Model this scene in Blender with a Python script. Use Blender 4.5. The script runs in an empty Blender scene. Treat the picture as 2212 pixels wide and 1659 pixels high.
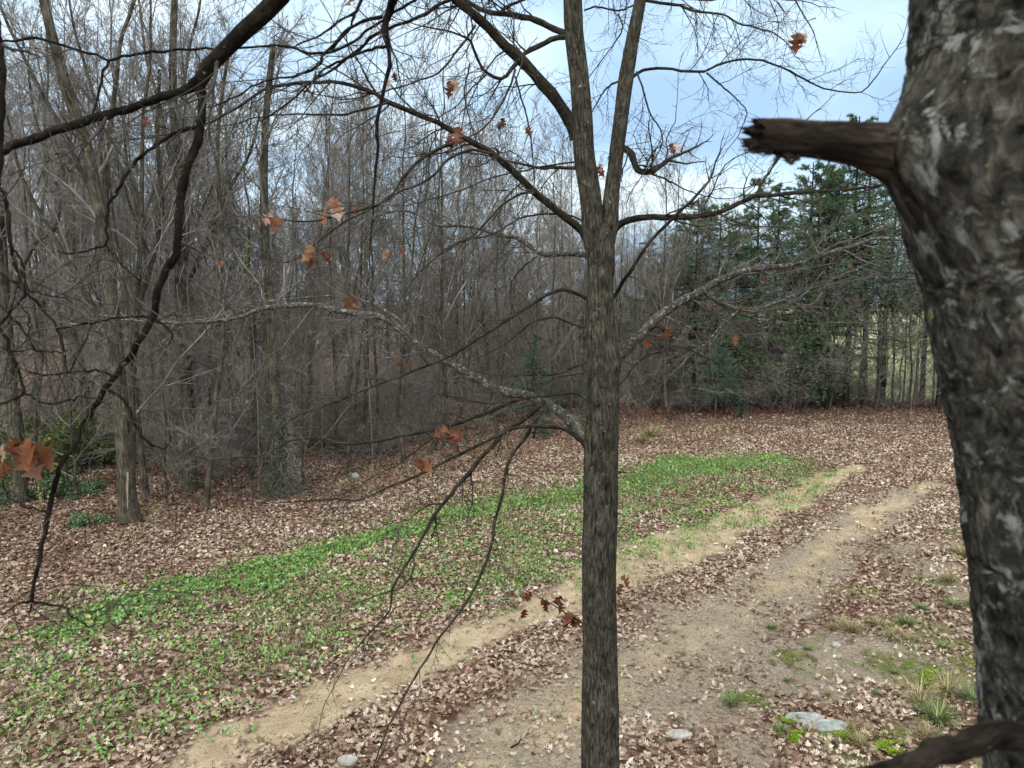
import bpy, math, random
import numpy as np
from mathutils import Vector

SC = bpy.context.scene
COL = SC.collection
PITCH = math.radians(6.3)
CH = 5.5
FP = 1640.0

# ------------------------------------------------------------------ camera
cam_d = bpy.data.cameras.new('camera')
cam = bpy.data.objects.new('camera', cam_d)
COL.objects.link(cam)
cam.location = (0, 0, CH)
cam.rotation_euler = (math.pi/2 - PITCH, 0, 0)
cam_d.sensor_width = 36
cam_d.lens = 36*FP/2212
cam_d.clip_start = 0.05
cam_d.clip_end = 3000
cam_d.dof.use_dof = True
cam_d.dof.focus_distance = 11.0
cam_d.dof.aperture_fstop = 7.0
SC.camera = cam

# ------------------------------------------------------------------ sky and sun
SUN_EL, SUN_ROT = math.radians(38), math.radians(200)
w = bpy.data.worlds.new('World'); SC.world = w
w.use_nodes = True
nt = w.node_tree; N = nt.nodes; LK = nt.links
N.clear()
wo = N.new('ShaderNodeOutputWorld'); bg = N.new('ShaderNodeBackground')
sky = N.new('ShaderNodeTexSky'); sky.sky_type = 'NISHITA'; sky.sun_disc = False
sky.sun_elevation = SUN_EL; sky.sun_rotation = SUN_ROT
sky.air_density = 1.0; sky.dust_density = 1.5; sky.ozone_density = 2.0
tc = N.new('ShaderNodeTexCoord'); mp = N.new('ShaderNodeMapping')
mp.inputs['Scale'].default_value = (1.6, 1.6, 4.2)
mp.inputs['Location'].default_value = (3.1, .7, .2)
LK.new(tc.outputs['Generated'], mp.inputs['Vector'])
n1 = N.new('ShaderNodeTexNoise'); n1.inputs['Scale'].default_value = 1.5; n1.inputs['Detail'].default_value = 6
n1.inputs['Roughness'].default_value = .48; n1.inputs['Distortion'].default_value = .35
LK.new(mp.outputs[0], n1.inputs['Vector'])
cr = N.new('ShaderNodeValToRGB')
e = cr.color_ramp.elements
e[0].position = .38; e[0].color = (2.8, 4.2, 6.1, 1)
e[1].position = .62; e[1].color = (6.0, 7.0, 7.6, 1)
m_ = e.new(.5); m_.color = (4.0, 5.5, 7.0, 1)
LK.new(n1.outputs['Fac'], cr.inputs[0])
mx = N.new('ShaderNodeMix'); mx.data_type = 'RGBA'; mx.inputs['Factor'].default_value = .9
LK.new(sky.outputs[0], [i for i in mx.inputs if i.name == 'A' and i.type == 'RGBA'][0]); LK.new(cr.outputs[0], [i for i in mx.inputs if i.name == 'B' and i.type == 'RGBA'][0])
# brighter, whiter sky overhead, out of view, added to light the ground
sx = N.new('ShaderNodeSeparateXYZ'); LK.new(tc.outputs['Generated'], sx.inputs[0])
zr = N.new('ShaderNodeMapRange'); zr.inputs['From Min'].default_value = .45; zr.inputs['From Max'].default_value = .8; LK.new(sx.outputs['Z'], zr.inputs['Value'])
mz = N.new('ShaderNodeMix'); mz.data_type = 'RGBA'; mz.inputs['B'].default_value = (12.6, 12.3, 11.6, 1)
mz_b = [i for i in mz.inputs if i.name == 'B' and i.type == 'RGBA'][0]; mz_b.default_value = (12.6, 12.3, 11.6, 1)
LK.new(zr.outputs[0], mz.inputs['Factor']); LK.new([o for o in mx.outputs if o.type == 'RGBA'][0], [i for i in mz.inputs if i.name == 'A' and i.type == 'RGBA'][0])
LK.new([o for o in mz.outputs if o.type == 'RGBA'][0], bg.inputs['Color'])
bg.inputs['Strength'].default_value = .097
LK.new(bg.outputs[0], wo.inputs['Surface'])

sl = bpy.data.lights.new('sun', 'SUN'); sl.energy = 1.2; sl.angle = math.radians(25); sl.color = (1, .96, .90)
so = bpy.data.objects.new('sun', sl); COL.objects.link(so)
sd = Vector((math.sin(SUN_ROT)*math.cos(SUN_EL), math.cos(SUN_ROT)*math.cos(SUN_EL), math.sin(SUN_EL)))
so.rotation_euler = sd.to_track_quat('Z', 'Y').to_euler()

SC.view_settings.view_transform = 'Standard'
SC.view_settings.look = 'None'
SC.view_settings.gamma = 1
SC.view_settings.exposure = .88
SC.cycles.max_bounces = 5
SC.cycles.diffuse_bounces = 3
SC.cycles.transmission_bounces = 2
SC.cycles.glossy_bounces = 2

# ------------------------------------------------------------------ maths helpers
def P3(x, y, d):
    """photo point (2212 px wide frame) at forward distance d, in world metres"""
    a, b = (x-1106)/FP*d, -(y-829.5)/FP*d
    return np.array([a, math.cos(PITCH)*d + math.sin(PITCH)*b, CH - math.sin(PITCH)*d + math.cos(PITCH)*b])

def G(x, y):
    """where that point lies on the ground"""
    p = P3(x, y, 1.0); t = CH/(CH-p[2])
    return np.array([p[0]*t, p[1]*t])

def hash3(i, j, k, s=0):
    h = (i*374761393 + j*668265263 + k*2147483647 + s*974634777) & 0xffffffff
    h = ((h ^ (h >> 13))*1274126177) & 0xffffffff
    h = ((h ^ (h >> 16))*2246822519) & 0xffffffff
    return ((h ^ (h >> 15)) & 0xffffff)/float(0xffffff)

def vnoise(p, s=0):
    p = np.asarray(p, float)
    if p.shape[-1] == 2: p = np.concatenate([p, np.zeros(p.shape[:-1]+(1,))], -1)
    f = np.floor(p); q = p-f; q = q*q*(3-2*q); f = f.astype(np.int64)
    r = 0
    for a in (0, 1):
        for b in (0, 1):
            for c in (0, 1):
                wt = (q[..., 0] if a else 1-q[..., 0])*(q[..., 1] if b else 1-q[..., 1])*(q[..., 2] if c else 1-q[..., 2])
                r = r + wt*hash3(f[..., 0]+a, f[..., 1]+b, f[..., 2]+c, s)
    return r

def fbm(p, o=4, s=0):
    p = np.asarray(p, float); r = 0; a = .5; t = 0
    for i in range(o):
        r = r + a*vnoise(p*2**i + 13.7*i, s+i); t += a; a *= .5
    return r/t

def sstep(a, b, x):
    t = np.clip((x-a)/(b-a), 0, 1); return t*t*(3-2*t)

def pdist(xy, poly, wid=None):
    """distance from points to a polyline, and the polyline's width there"""
    best = np.full(len(xy), 1e9); bw = np.zeros(len(xy))
    for i in range(len(poly)-1):
        a, b = poly[i], poly[i+1]; ab = b-a
        t = np.clip(((xy-a)@ab)/(ab@ab), 0, 1)
        d = np.linalg.norm(xy-(a+t[:, None]*ab), axis=1)
        m = d < best
        best[m] = d[m]
        if wid is not None: bw[m] = (wid[i]+(wid[i+1]-wid[i])*t)[m]
    return (best, bw) if wid is not None else best

def nrm(v):
    return v/np.maximum(np.linalg.norm(v, axis=-1, keepdims=True), 1e-9)

def catmull(pts, K):
    pts = np.asarray(pts, float); n = len(pts)
    if n < 3:
        t = np.linspace(0, 1, K)[:, None]; return pts[0]+(pts[-1]-pts[0])*t
    ext = np.vstack([2*pts[0]-pts[1], pts, 2*pts[-1]-pts[-2]])
    seg = np.linalg.norm(np.diff(pts[:, :3], axis=0), axis=1); cum = np.concatenate([[0], np.cumsum(seg)])
    s = np.linspace(0, cum[-1], K); out = []
    for v in s:
        i = min(max(np.searchsorted(cum, v, 'right')-1, 0), n-2)
        t = (v-cum[i])/max(seg[i], 1e-9)
        p0, p1, p2, p3 = ext[i], ext[i+1], ext[i+2], ext[i+3]
        out.append(.5*((2*p1)+(-p0+p2)*t+(2*p0-5*p1+4*p2-p3)*t*t+(-p0+3*p1-3*p2+p3)*t**3))
    return np.array(out)

# ------------------------------------------------------------------ mesh helpers
class MB:
    def __init__(s):
        s.v = []; s.q = []; s.t = []; s.n = 0; s.at = {}; s.mi_q = []; s.mi_t = []
    def add(s, v, q=None, t=None, at=None, mi=0):
        v = np.asarray(v, float).reshape(-1, 3)
        s.v.append(v)
        if q is not None and len(q):
            s.q.append(np.asarray(q).reshape(-1, 4)+s.n); s.mi_q.append(np.full(len(s.q[-1]), mi))
        if t is not None and len(t):
            s.t.append(np.asarray(t).reshape(-1, 3)+s.n); s.mi_t.append(np.full(len(s.t[-1]), mi))
        for k, a in (at or {}).items(): s.at.setdefault(k, []).append((s.n, np.asarray(a, float)))
        s.n += len(v)
    def mesh(s, name, mats, smooth=True):
        me = bpy.data.meshes.new(name)
        v = np.concatenate(s.v) if s.v else np.zeros((0, 3))
        q = np.concatenate(s.q) if s.q else np.zeros((0, 4), int)
        t = np.concatenate(s.t) if s.t else np.zeros((0, 3), int)
        me.vertices.add(len(v)); me.vertices.foreach_set('co', v.astype(np.float32).ravel())
        nl = len(q)*4+len(t)*3
        me.loops.add(nl); me.loops.foreach_set('vertex_index', np.concatenate([q.ravel(), t.ravel()]).astype(np.int32))
        me.polygons.add(len(q)+len(t))
        st = np.concatenate([np.arange(len(q))*4, len(q)*4+np.arange(len(t))*3]).astype(np.int32)
        me.polygons.foreach_set('loop_start', st)
        mi = np.concatenate(s.mi_q+s.mi_t) if (s.mi_q or s.mi_t) else np.zeros(0)
        me.polygons.foreach_set('material_index', mi.astype(np.int32))
        me.polygons.foreach_set('use_smooth', np.full(len(q)+len(t), smooth))
        for k, lst in s.at.items():
            dim = 1 if lst[0][1].ndim == 1 else lst[0][1].shape[1]
            ty = {1: 'FLOAT', 3: 'FLOAT_VECTOR', 4: 'FLOAT_COLOR'}[dim]
            full = np.zeros((len(v), dim))
            for o, a in lst: full[o:o+len(a)] = a.reshape(-1, dim)
            A = me.attributes.new(k, ty, 'POINT')
            A.data.foreach_set({1: 'value', 3: 'vector', 4: 'color'}[dim], full.astype(np.float32).ravel())
        for m in (mats if isinstance(mats, (list, tuple)) else [mats]): me.materials.append(m)
        me.update(calc_edges=True); me.validate()
        return me
    def build(s, name, mats, parent=None, smooth=True, loc=None):
        o = bpy.data.objects.new(name, s.mesh(name, mats, smooth)); COL.objects.link(o)
        if parent is not None: o.parent = parent
        if loc is not None: o.location = loc
        return o

def tag(o, label=None, cat=None, group=None, kind=None):
    if label: o['label'] = label
    if cat: o['category'] = cat
    if group: o['group'] = group
    if kind: o['kind'] = kind
    return o

def empty(name, loc, label, cat, group=None, rz=0):
    o = bpy.data.objects.new(name, None); COL.objects.link(o)
    o.location = loc; o.rotation_euler = (0, 0, rz); o.empty_display_size = .2
    return tag(o, label, cat, group)

def dup(root, loc, rz, scale, label, group=None, tilt=(0, 0)):
    r = root.copy(); COL.objects.link(r); r.location = loc; r.rotation_euler = (tilt[0], tilt[1], rz); r.scale = scale
    r['label'] = label
    if group: r['group'] = group
    elif 'group' in r: del r['group']
    for ch in root.children:
        c = ch.copy(); COL.objects.link(c); c.parent = r
    return r

def tubes(mb, P, R, sides, mi=0, cap=False):
    """P (N,K,3), R (N,K) -> tapered tubes"""
    P = np.asarray(P, float); R = np.asarray(R, float)
    n, K = R.shape
    T = np.empty_like(P); T[:, 1:-1] = P[:, 2:]-P[:, :-2]; T[:, 0] = P[:, 1]-P[:, 0]; T[:, -1] = P[:, -1]-P[:, -2]
    T = nrm(T)
    md = np.abs(P[:, -1]-P[:, 0]); ax = np.argmin(md, axis=1)
    ref = np.eye(3)[ax][:, None, :]
    U = nrm(np.cross(T, np.broadcast_to(ref, T.shape))); V = np.cross(T, U)
    th = np.arange(sides)/sides*2*math.pi
    c, s_ = np.cos(th), np.sin(th)
    X = P[:, :, None, :]+R[:, :, None, None]*(c[None, None, :, None]*U[:, :, None, :]+s_[None, None, :, None]*V[:, :, None, :])
    ln = np.concatenate([np.zeros((n, 1)), np.cumsum(np.linalg.norm(np.diff(P, axis=1), axis=2), axis=1)], axis=1)
    off = (hash3(np.arange(n), np.full(n, 3), np.full(n, 7))*50)[:, None]
    B = np.stack(np.broadcast_arrays(R[:, :, None]*c+off[:, :, None], R[:, :, None]*s_, ln[:, :, None]+0*c), -1)
    base = (np.arange(n)*K*sides)[:, None, None]
    k = np.arange(K-1)[None, :, None]*sides; j = np.arange(sides)[None, None, :]; j2 = (j+1) % sides
    q = np.stack(np.broadcast_arrays(base+k+j, base+k+j2, base+k+sides+j2, base+k+sides+j), -1)
    mb.add(X.reshape(-1, 3), q=q.reshape(-1, 4), at={'bark': B.reshape(-1, 3)}, mi=mi)

def spawn(P, R, n, L, ang, npt, rr, rng, t0=.2, t1=1., up=0., curl=0., wig=.12, rmin=.0015, taper=.3, sag=.35):
    P = np.asarray(P); R = np.asarray(R)
    Nn, K = R.shape
    t = (np.arange(n)[None, :]+rng.uniform(0, 1, (Nn, n)))/n
    t = t0+(t1-t0)*t
    f = t*(K-1); i = np.minimum(f.astype(int), K-2); f = f-i
    ii = np.arange(Nn)[:, None]
    a, b = P[ii, i], P[ii, i+1]
    pos = a+(b-a)*f[..., None]; T = nrm(b-a)
    r0 = R[ii, i]+(R[ii, i+1]-R[ii, i])*f
    rp = rng.normal(size=T.shape); rp = nrm(rp-(rp*T).sum(-1, keepdims=True)*T)
    A = np.radians(ang)*rng.uniform(.7, 1.3, t.shape)
    D = nrm(np.cos(A)[..., None]*T+np.sin(A)[..., None]*rp+np.array([0, 0, up]))
    Ls = (np.broadcast_to(np.asarray(L, float).reshape(-1, 1) if np.ndim(L) else L, t.shape))*rng.uniform(.55, 1.3, t.shape)*(1-sag*t)
    out = [pos]; st = Ls/(npt-1)
    for k in range(npt-1):
        D = nrm(D+wig*rng.normal(size=D.shape)+np.array([0, 0, curl]))
        pos = pos+D*st[..., None]; out.append(pos)
    Q = np.stack(out, 2).reshape(-1, npt, 3)
    rs = np.maximum(r0*rr, rmin).reshape(-1, 1)*np.linspace(1, taper, npt)[None, :]
    return Q, rs, Ls.ravel()

# ------------------------------------------------------------------ materials
def mat(name):
    m = bpy.data.materials.new(name); m.use_nodes = True
    n = m.node_tree.nodes; b = n['Principled BSDF']
    b.inputs['Roughness'].default_value = .85
    b.inputs['Specular IOR Level'].default_value = .25
    return m, n, m.node_tree.links, b

def ramp(n, stops, interp='LINEAR'):
    r = n.new('ShaderNodeValToRGB'); r.color_ramp.interpolation = interp
    el = r.color_ramp.elements
    while len(el) < len(stops): el.new(.5)
    for e_, (p, c) in zip(el, stops): e_.position = p; e_.color = (*c, 1) if len(c) == 3 else c
    return r

def noise(n, lk, vec, scale, detail=4, rough=.55, dist=0):
    x = n.new('ShaderNodeTexNoise'); x.inputs['Scale'].default_value = scale; x.inputs['Detail'].default_value = detail
    x.inputs['Roughness'].default_value = rough; x.inputs['Distortion'].default_value = dist
    if vec is not None: lk.new(vec, x.inputs['Vector'])
    return x

def attr(n, name):
    a = n.new('ShaderNodeAttribute'); a.attribute_name = name; return a

def mapping(n, lk, vec, scale):
    m = n.new('ShaderNodeMapping'); m.inputs['Scale'].default_value = scale; lk.new(vec, m.inputs['Vector']); return m

def mixc(n, lk, fac, a, b):
    m = n.new('ShaderNodeMix'); m.data_type = 'RGBA'
    for k, v in (('Factor', fac), ('A', a), ('B', b)):
        s_ = [i for i in m.inputs if i.name == k and i.type == ('VALUE' if k == 'Factor' else 'RGBA')][0]
        if isinstance(v, (tuple, float, int)): s_.default_value = (*v, 1) if isinstance(v, tuple) and len(v) == 3 else v
        else: lk.new(v, s_)
    return [o for o in m.outputs if o.type == 'RGBA'][0]

def bark(name, c0, c1, c2, lichen=.0, lcol=(.42, .46, .42), sc=30, stretch=.22, bump=.6, dist=.01, yellow=0, lsc=.55):
    m, n, lk, b = mat(name)
    a = attr(n, 'bark').outputs['Vector']
    mpn = mapping(n, lk, a, (1, 1, stretch))
    x1 = noise(n, lk, mpn.outputs[0], sc, 6, .65, .6)
    x2 = noise(n, lk, a, sc*.18, 3)
    r1 = ramp(n, [(.33, c0), (.52, c1), (.72, c2)])
    lk.new(x1.outputs['Fac'], r1.inputs[0])
    r2 = ramp(n, [(.32, (.58, .58, .58)), (.68, (1.35, 1.32, 1.26))]); lk.new(x2.outputs['Fac'], r2.inputs[0])
    mm = n.new('ShaderNodeMix'); mm.data_type = 'RGBA'; mm.blend_type = 'MULTIPLY'; mm.inputs['Factor'].default_value = 1
    lk.new(r1.outputs[0], mm.inputs[6]); lk.new(r2.outputs[0], mm.inputs[7])
    col = mm.outputs[2]
    if lichen > 0:
        x3 = noise(n, lk, a, sc*lsc, 6, .68, .5)
        r3 = ramp(n, [(.66-lichen*.25, (0, 0, 0)), (.72-lichen*.22, (1, 1, 1))]); lk.new(x3.outputs['Fac'], r3.inputs[0])
        col = mixc(n, lk, r3.outputs[0], col, lcol)
    if yellow:
        x4 = n.new('ShaderNodeTexNoise'); x4.inputs['Scale'].default_value = sc*.8; x4.inputs['Detail'].default_value = 2
        mo = n.new('ShaderNodeMapping'); mo.inputs['Location'].default_value = (5, 9, 2); lk.new(a, mo.inputs['Vector']); lk.new(mo.outputs[0], x4.inputs['Vector'])
        r4 = ramp(n, [(.74, (0, 0, 0)), (.77, (1, 1, 1))]); lk.new(x4.outputs['Fac'], r4.inputs[0])
        col = mixc(n, lk, r4.outputs[0], col, (.30, .27, .05))
    lk.new(col, b.inputs['Base Color']); b.inputs['Specular IOR Level'].default_value = .06; b.inputs['Roughness'].default_value = 1
    if bump:
        bp = n.new('ShaderNodeBump'); bp.inputs['Strength'].default_value = bump; bp.inputs['Distance'].default_value = dist
        lk.new(x1.outputs['Fac'], bp.inputs['Height']); lk.new(bp.outputs[0], b.inputs['Normal'])
    return m

M = {}
M['oak'] = bark('bark_oak', (.010, .008, .005), (.060, .056, .043), (.135, .127, .102), .15, (.24, .25, .21), 75, .18, 1, .012)
M['oak_limb'] = bark('bark_oak_limb', (.014, .012, .009), (.038, .034, .026), (.08, .072, .057), .12, (.22, .24, .21), 60, .3, .6, .006)
M['lichen_limb'] = bark('bark_lichen_limb', (.03, .028, .022), (.075, .07, .058), (.14, .13, .11), .44, (.28, .30, .27), 75, .5, .7, .006)
M['near'] = bark('bark_near', (.006, .0055, .004), (.045, .043, .035), (.14, .134, .113), .44, (.215, .225, .20), 60, .8, .9, .012, yellow=1, lsc=.42)
M['near_limb'] = bark('bark_near_limb', (.006, .005, .004), (.017, .014, .011), (.04, .034, .027), .08, (.2, .2, .17), 70, .4, .8, .004)
M['stub'] = bark('wood_broken', (.006, .0045, .0035), (.034, .026, .020), (.12, .105, .09), .16, (.24, .23, .21), 60, .2, 1, .008)
M['twig'] = bark('bark_twig', (.03, .026, .021), (.065, .058, .048), (.15, .14, .125), 0, sc=40, bump=0)
M['twig_pale'] = bark('bark_pale_twig', (.06, .055, .048), (.13, .12, .108), (.27, .26, .245), 0, sc=40, bump=0)
M['wtrunk'] = bark('bark_wood_trunk', (.026, .023, .017), (.08, .072, .054), (.16, .148, .115), .12, (.20, .23, .18), 22, .15, .8, .02)
M['ptrunk'] = bark('bark_pine', (.010, .009, .008), (.032, .027, .023), (.06, .052, .045), 0, sc=16, stretch=.2, bump=.8, dist=.02)
M['wtwig'] = bark('bark_wood_twig', (.14, .13, .115), (.235, .222, .20), (.35, .335, .31), 0, sc=8, bump=0)
M['wtwig2'] = bark('bark_brown_twig', (.11, .096, .086), (.19, .168, .15), (.28, .255, .235), 0, sc=8, bump=0)

def leafmat(name, stops, trans=.25, rough=.6):
    m, n, lk, b = mat(name)
    a = attr(n, 'rnd')
    r = ramp(n, stops); lk.new(a.outputs['Fac'], r.inputs[0])
    ob = n.new('ShaderNodeTexCoord'); x = noise(n, lk, ob.outputs['Object'], 35, 2)
    rr = ramp(n, [(.3, (.78, .78, .78)), (.7, (1.15, 1.15, 1.15))]); lk.new(x.outputs['Fac'], rr.inputs[0])
    mm = n.new('ShaderNodeMix'); mm.data_type = 'RGBA'; mm.blend_type = 'MULTIPLY'; mm.inputs['Factor'].default_value = 1
    lk.new(r.outputs[0], mm.inputs[6]); lk.new(rr.outputs[0], mm.inputs[7])
    lk.new(mm.outputs[2], b.inputs['Base Color']); b.inputs['Roughness'].default_value = rough
    if trans:
        tr = n.new('ShaderNodeBsdfTranslucent'); lk.new(mm.outputs[2], tr.inputs[0])
        ms = n.new('ShaderNodeMixShader'); ms.inputs[0].default_value = trans
        lk.new(b.outputs[0], ms.inputs[1]); lk.new(tr.outputs[0], ms.inputs[2])
        lk.new(ms.outputs[0], n['Material Output'].inputs['Surface'])
    return m
M['litter'] = leafmat('fallen_leaf', [(0, (.10, .060, .038)), (.2, (.195, .128, .086)), (.45, (.30, .22, .155)), (.7, (.385, .30, .22)), (.9, (.50, .41, .325)), (1, (.62, .55, .46))], 0, .55)
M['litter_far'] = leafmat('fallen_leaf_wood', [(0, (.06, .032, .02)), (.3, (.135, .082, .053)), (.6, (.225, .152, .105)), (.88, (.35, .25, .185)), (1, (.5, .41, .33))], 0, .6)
M['green'] = leafmat('plant_leaf', [(0, (.07, .15, .035)), (.3, (.12, .25, .06)), (.55, (.17, .36, .085)), (.75, (.27, .42, .11)), (.86, (.24, .50, .22)), (.94, (.38, .46, .14)), (1, (.56, .52, .18))], .25, .5)
M['oakleaf'] = leafmat('dry_leaf', [(0, (.12, .042, .016)), (.5, (.21, .08, .03)), (.75, (.30, .15, .07)), (1, (.62, .46, .38))], .3, .5)
M['darkleaf'] = leafmat('dry_leaf_dark', [(0, (.07, .018, .012)), (.6, (.12, .035, .02)), (1, (.2, .08, .045))], .2, .5)
M['needle'] = leafmat('pine_needle', [(0, (.055, .10, .052)), (.5, (.10, .17, .082)), (.85, (.15, .235, .105)), (1, (.24, .28, .11))], .15, .6)
M['needle_blue'] = leafmat('young_needle', [(0, (.04, .10, .065)), (.6, (.075, .165, .11)), (1, (.12, .22, .13))], .15, .6)
M['shrubleaf'] = leafmat('shrub_leaf', [(0, (.06, .10, .03)), (.5, (.12, .18, .06)), (.85, (.20, .26, .09)), (1, (.42, .42, .12))], .3, .6)
M['yellowleaf'] = leafmat('yellow_leaf', [(0, (.42, .38, .08)), (1, (.62, .58, .18))], .4, .5)
M['straw'] = leafmat('dry_grass', [(0, (.12, .12, .04)), (.4, (.25, .22, .10)), (1, (.50, .42, .24))], .15, .6)
M['grass'] = leafmat('green_grass', [(0, (.06, .11, .03)), (.6, (.14, .22, .07)), (1, (.38, .38, .17))], .15, .6)
M['moss'] = leafmat('moss', [(0, (.06, .11, .008)), (.5, (.12, .21, .012)), (1, (.22, .34, .02))], 0, .9)
M['moss2'] = leafmat('olive_moss', [(0, (.09, .10, .03)), (.5, (.14, .16, .045)), (1, (.20, .23, .06))], 0, .9)
M['ivyleaf'] = leafmat('ivy_leaf', [(0, (.035, .06, .025)), (.6, (.07, .10, .045)), (.95, (.12, .14, .06)), (1, (.3, .3, .1))], .2, .6)
M['redbrush'] = leafmat('bramble', [(0, (.06, .022, .018)), (.5, (.13, .055, .042)), (1, (.22, .11, .08))], .1, .7)

# rock
def rockmat(name, c0, c1, c2):
    m, n, lk, b = mat(name)
    t_ = n.new('ShaderNodeTexCoord'); x = noise(n, lk, t_.outputs['Object'], 9, 8, .65, .3)
    r = ramp(n, [(.3, c0), (.5, c1), (.72, c2)]); lk.new(x.outputs['Fac'], r.inputs[0]); lk.new(r.outputs[0], b.inputs['Base Color'])
    x2 = noise(n, lk, t_.outputs['Object'], 40, 6, .6)
    bp = n.new('ShaderNodeBump'); bp.inputs['Strength'].default_value = .7; bp.inputs['Distance'].default_value = .02
    lk.new(x2.outputs['Fac'], bp.inputs['Height']); lk.new(bp.outputs[0], b.inputs['Normal'])
    return m
M['slab'] = rockmat('grey_rock', (.12, .13, .12), (.25, .275, .26), (.40, .43, .41))
M['pale'] = rockmat('pale_rock', (.20, .19, .165), (.34, .325, .285), (.50, .48, .43))

# ground
def groundmat():
    m, n, lk, b = mat('soil')
    g = n.new('ShaderNodeTexCoord').outputs['Object']
    a = attr(n, 'zones'); sp = n.new('ShaderNodeSeparateColor'); lk.new(a.outputs['Color'], sp.inputs[0])
    nA = noise(n, lk, g, 2.2, 9, .68, .4); nB = noise(n, lk, g, 16, 6, .7, .5); nC = noise(n, lk, g, 70, 5, .7)
    vo = n.new('ShaderNodeTexVoronoi'); vo.inputs['Scale'].default_value = 14; vo.feature = 'F1'; lk.new(g, vo.inputs['Vector'])
    vs = n.new('ShaderNodeSeparateColor'); lk.new(vo.outputs['Color'], vs.inputs[0])
    lit = ramp(n, [(0, (.04, .020, .014)), (.4, (.10, .055, .038)), (.7, (.19, .12, .088)), (1, (.34, .25, .20))]); lk.new(vs.outputs[0], lit.inputs[0])
    sand = ramp(n, [(.3, (.25, .195, .125)), (.5, (.38, .305, .20)), (.68, (.50, .41, .29))]); lk.new(nA.outputs['Fac'], sand.inputs[0])
    gray = ramp(n, [(.3, (.15, .122, .092)), (.5, (.255, .215, .165)), (.7, (.38, .33, .26))]); lk.new(nB.outputs['Fac'], gray.inputs[0])
    moss = ramp(n, [(.32, (.16, .13, .085)), (.5, (.155, .155, .075)), (.66, (.14, .18, .05))]); lk.new(nB.outputs['Fac'], moss.inputs[0])
    mead = ramp(n, [(.3, (.30, .35, .16)), (.7, (.42, .46, .24))]); lk.new(nA.outputs['Fac'], mead.inputs[0])
    def soft(ch):
        s1 = n.new('ShaderNodeMath'); s1.operation = 'ADD'; lk.new(ch, s1.inputs[0]); 
        s0 = n.new('ShaderNodeMath'); s0.operation = 'MULTIPLY_ADD'; lk.new(nB.outputs['Fac'], s0.inputs[0]); s0.inputs[1].default_value = .9; s0.inputs[2].default_value = -.45
        lk.new(s0.outputs[0], s1.inputs[1])
        r = ramp(n, [(.2, (0, 0, 0)), (.85, (1, 1, 1))]); lk.new(s1.outputs[0], r.inputs[0]); return r.outputs[0]
    c = mixc(n, lk, soft(sp.outputs[1]), lit.outputs[0], gray.outputs[0])
    c = mixc(n, lk, soft(sp.outputs[0]), c, sand.outputs[0])
    c = mixc(n, lk, soft(sp.outputs[2]), c, moss.outputs[0])
    c = mixc(n, lk, a.outputs['Alpha'], c, mead.outputs[0])
    fine = ramp(n, [(.28, (.45, .44, .43)), (.42, (.85, .85, .85)), (.55, (1.05, 1.05, 1.05)), (.7, (1.35, 1.32, 1.3))]); lk.new(nC.outputs['Fac'], fine.inputs[0])
    mm = n.new('ShaderNodeMix'); mm.data_type = 'RGBA'; mm.blend_type = 'MULTIPLY'; mm.inputs['Factor'].default_value = 1
    lk.new(c, mm.inputs[6]); lk.new(fine.outputs[0], mm.inputs[7])
    lk.new(mm.outputs[2], b.inputs['Base Color']); b.inputs['Roughness'].default_value = .95; b.inputs['Specular IOR Level'].default_value = .1
    bp = n.new('ShaderNodeBump'); bp.inputs['Strength'].default_value = .8; bp.inputs['Distance'].default_value = .05
    ad = n.new('ShaderNodeMath'); ad.operation = 'MULTIPLY_ADD'; lk.new(nC.outputs['Fac'], ad.inputs[0]); ad.inputs[1].default_value = .3; lk.new(nB.outputs['Fac'], ad.inputs[2])
    lk.new(ad.outputs[0], bp.inputs['Height']); lk.new(bp.outputs[0], b.inputs['Normal'])
    return m
M['soil'] = groundmat()
def meadowmat():
    m, n, lk, b = mat('meadow_grass')
    g = n.new('ShaderNodeTexCoord').outputs['Object']
    nA = noise(n, lk, g, .25, 8, .7)
    r = ramp(n, [(.3, (.33, .37, .18)), (.7, (.46, .49, .27))]); lk.new(nA.outputs['Fac'], r.inputs[0]); lk.new(r.outputs[0], b.inputs['Base Color'])
    return m
M['meadow'] = meadowmat()

# ------------------------------------------------------------------ the lie of the land
gp = lambda L: np.array([G(*p) for p in L])
EDGE = np.vstack([[-60, 8], gp([(-500, 1140), (0, 1130), (280, 1112), (440, 1088), (620, 1065), (760, 1020), (900, 985), (1150, 935), (1450, 902), (1800, 886), (2060, 888)]), [34, 33], [60, 22]])
def edge_y(x): return np.interp(x, EDGE[:, 0], EDGE[:, 1])
SAND1 = gp([(430, 1700), (560, 1590), (700, 1522), (900, 1435), (1100, 1345), (1350, 1232), (1480, 1172), (1620, 1115), (1720, 1072), (1800, 1025), (1850, 1003)]); SW1 = [.42, .5, .52, .48, .42, .82, .9, .62, .55, .5, .25]
TRK2 = gp([(1010, 1700), (1120, 1610), (1260, 1530), (1420, 1420), (1560, 1330), (1700, 1250), (1800, 1165), (1900, 1095), (2010, 1045)]); TW2 = [.7, .9, 1., 1.1, 1.0, .8, .75, .6, .35]
BARE = gp([(1560, 1500), (1700, 1440), (1850, 1420), (1960, 1440)]); BW = [.6, 1.0, 1.1, .7]
LEAFSTRIP = gp([(620, 1680), (850, 1575), (1000, 1500), (1250, 1375), (1400, 1290), (1650, 1170), (1850, 1075), (1960, 1020)]); LW = [.55, .55, .5, .5, .5, .45, .5, .5]
BAND = gp([(60, 1400), (200, 1340), (330, 1300), (500, 1268), (620, 1222), (800, 1168), (1000, 1108), (1250, 1062), (1400, 1035), (1520, 1005), (1640, 992)]); BWD = [.25, .3, .4, .4, .55, .6, .6, .6, .9, 1.3, .9]
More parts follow.
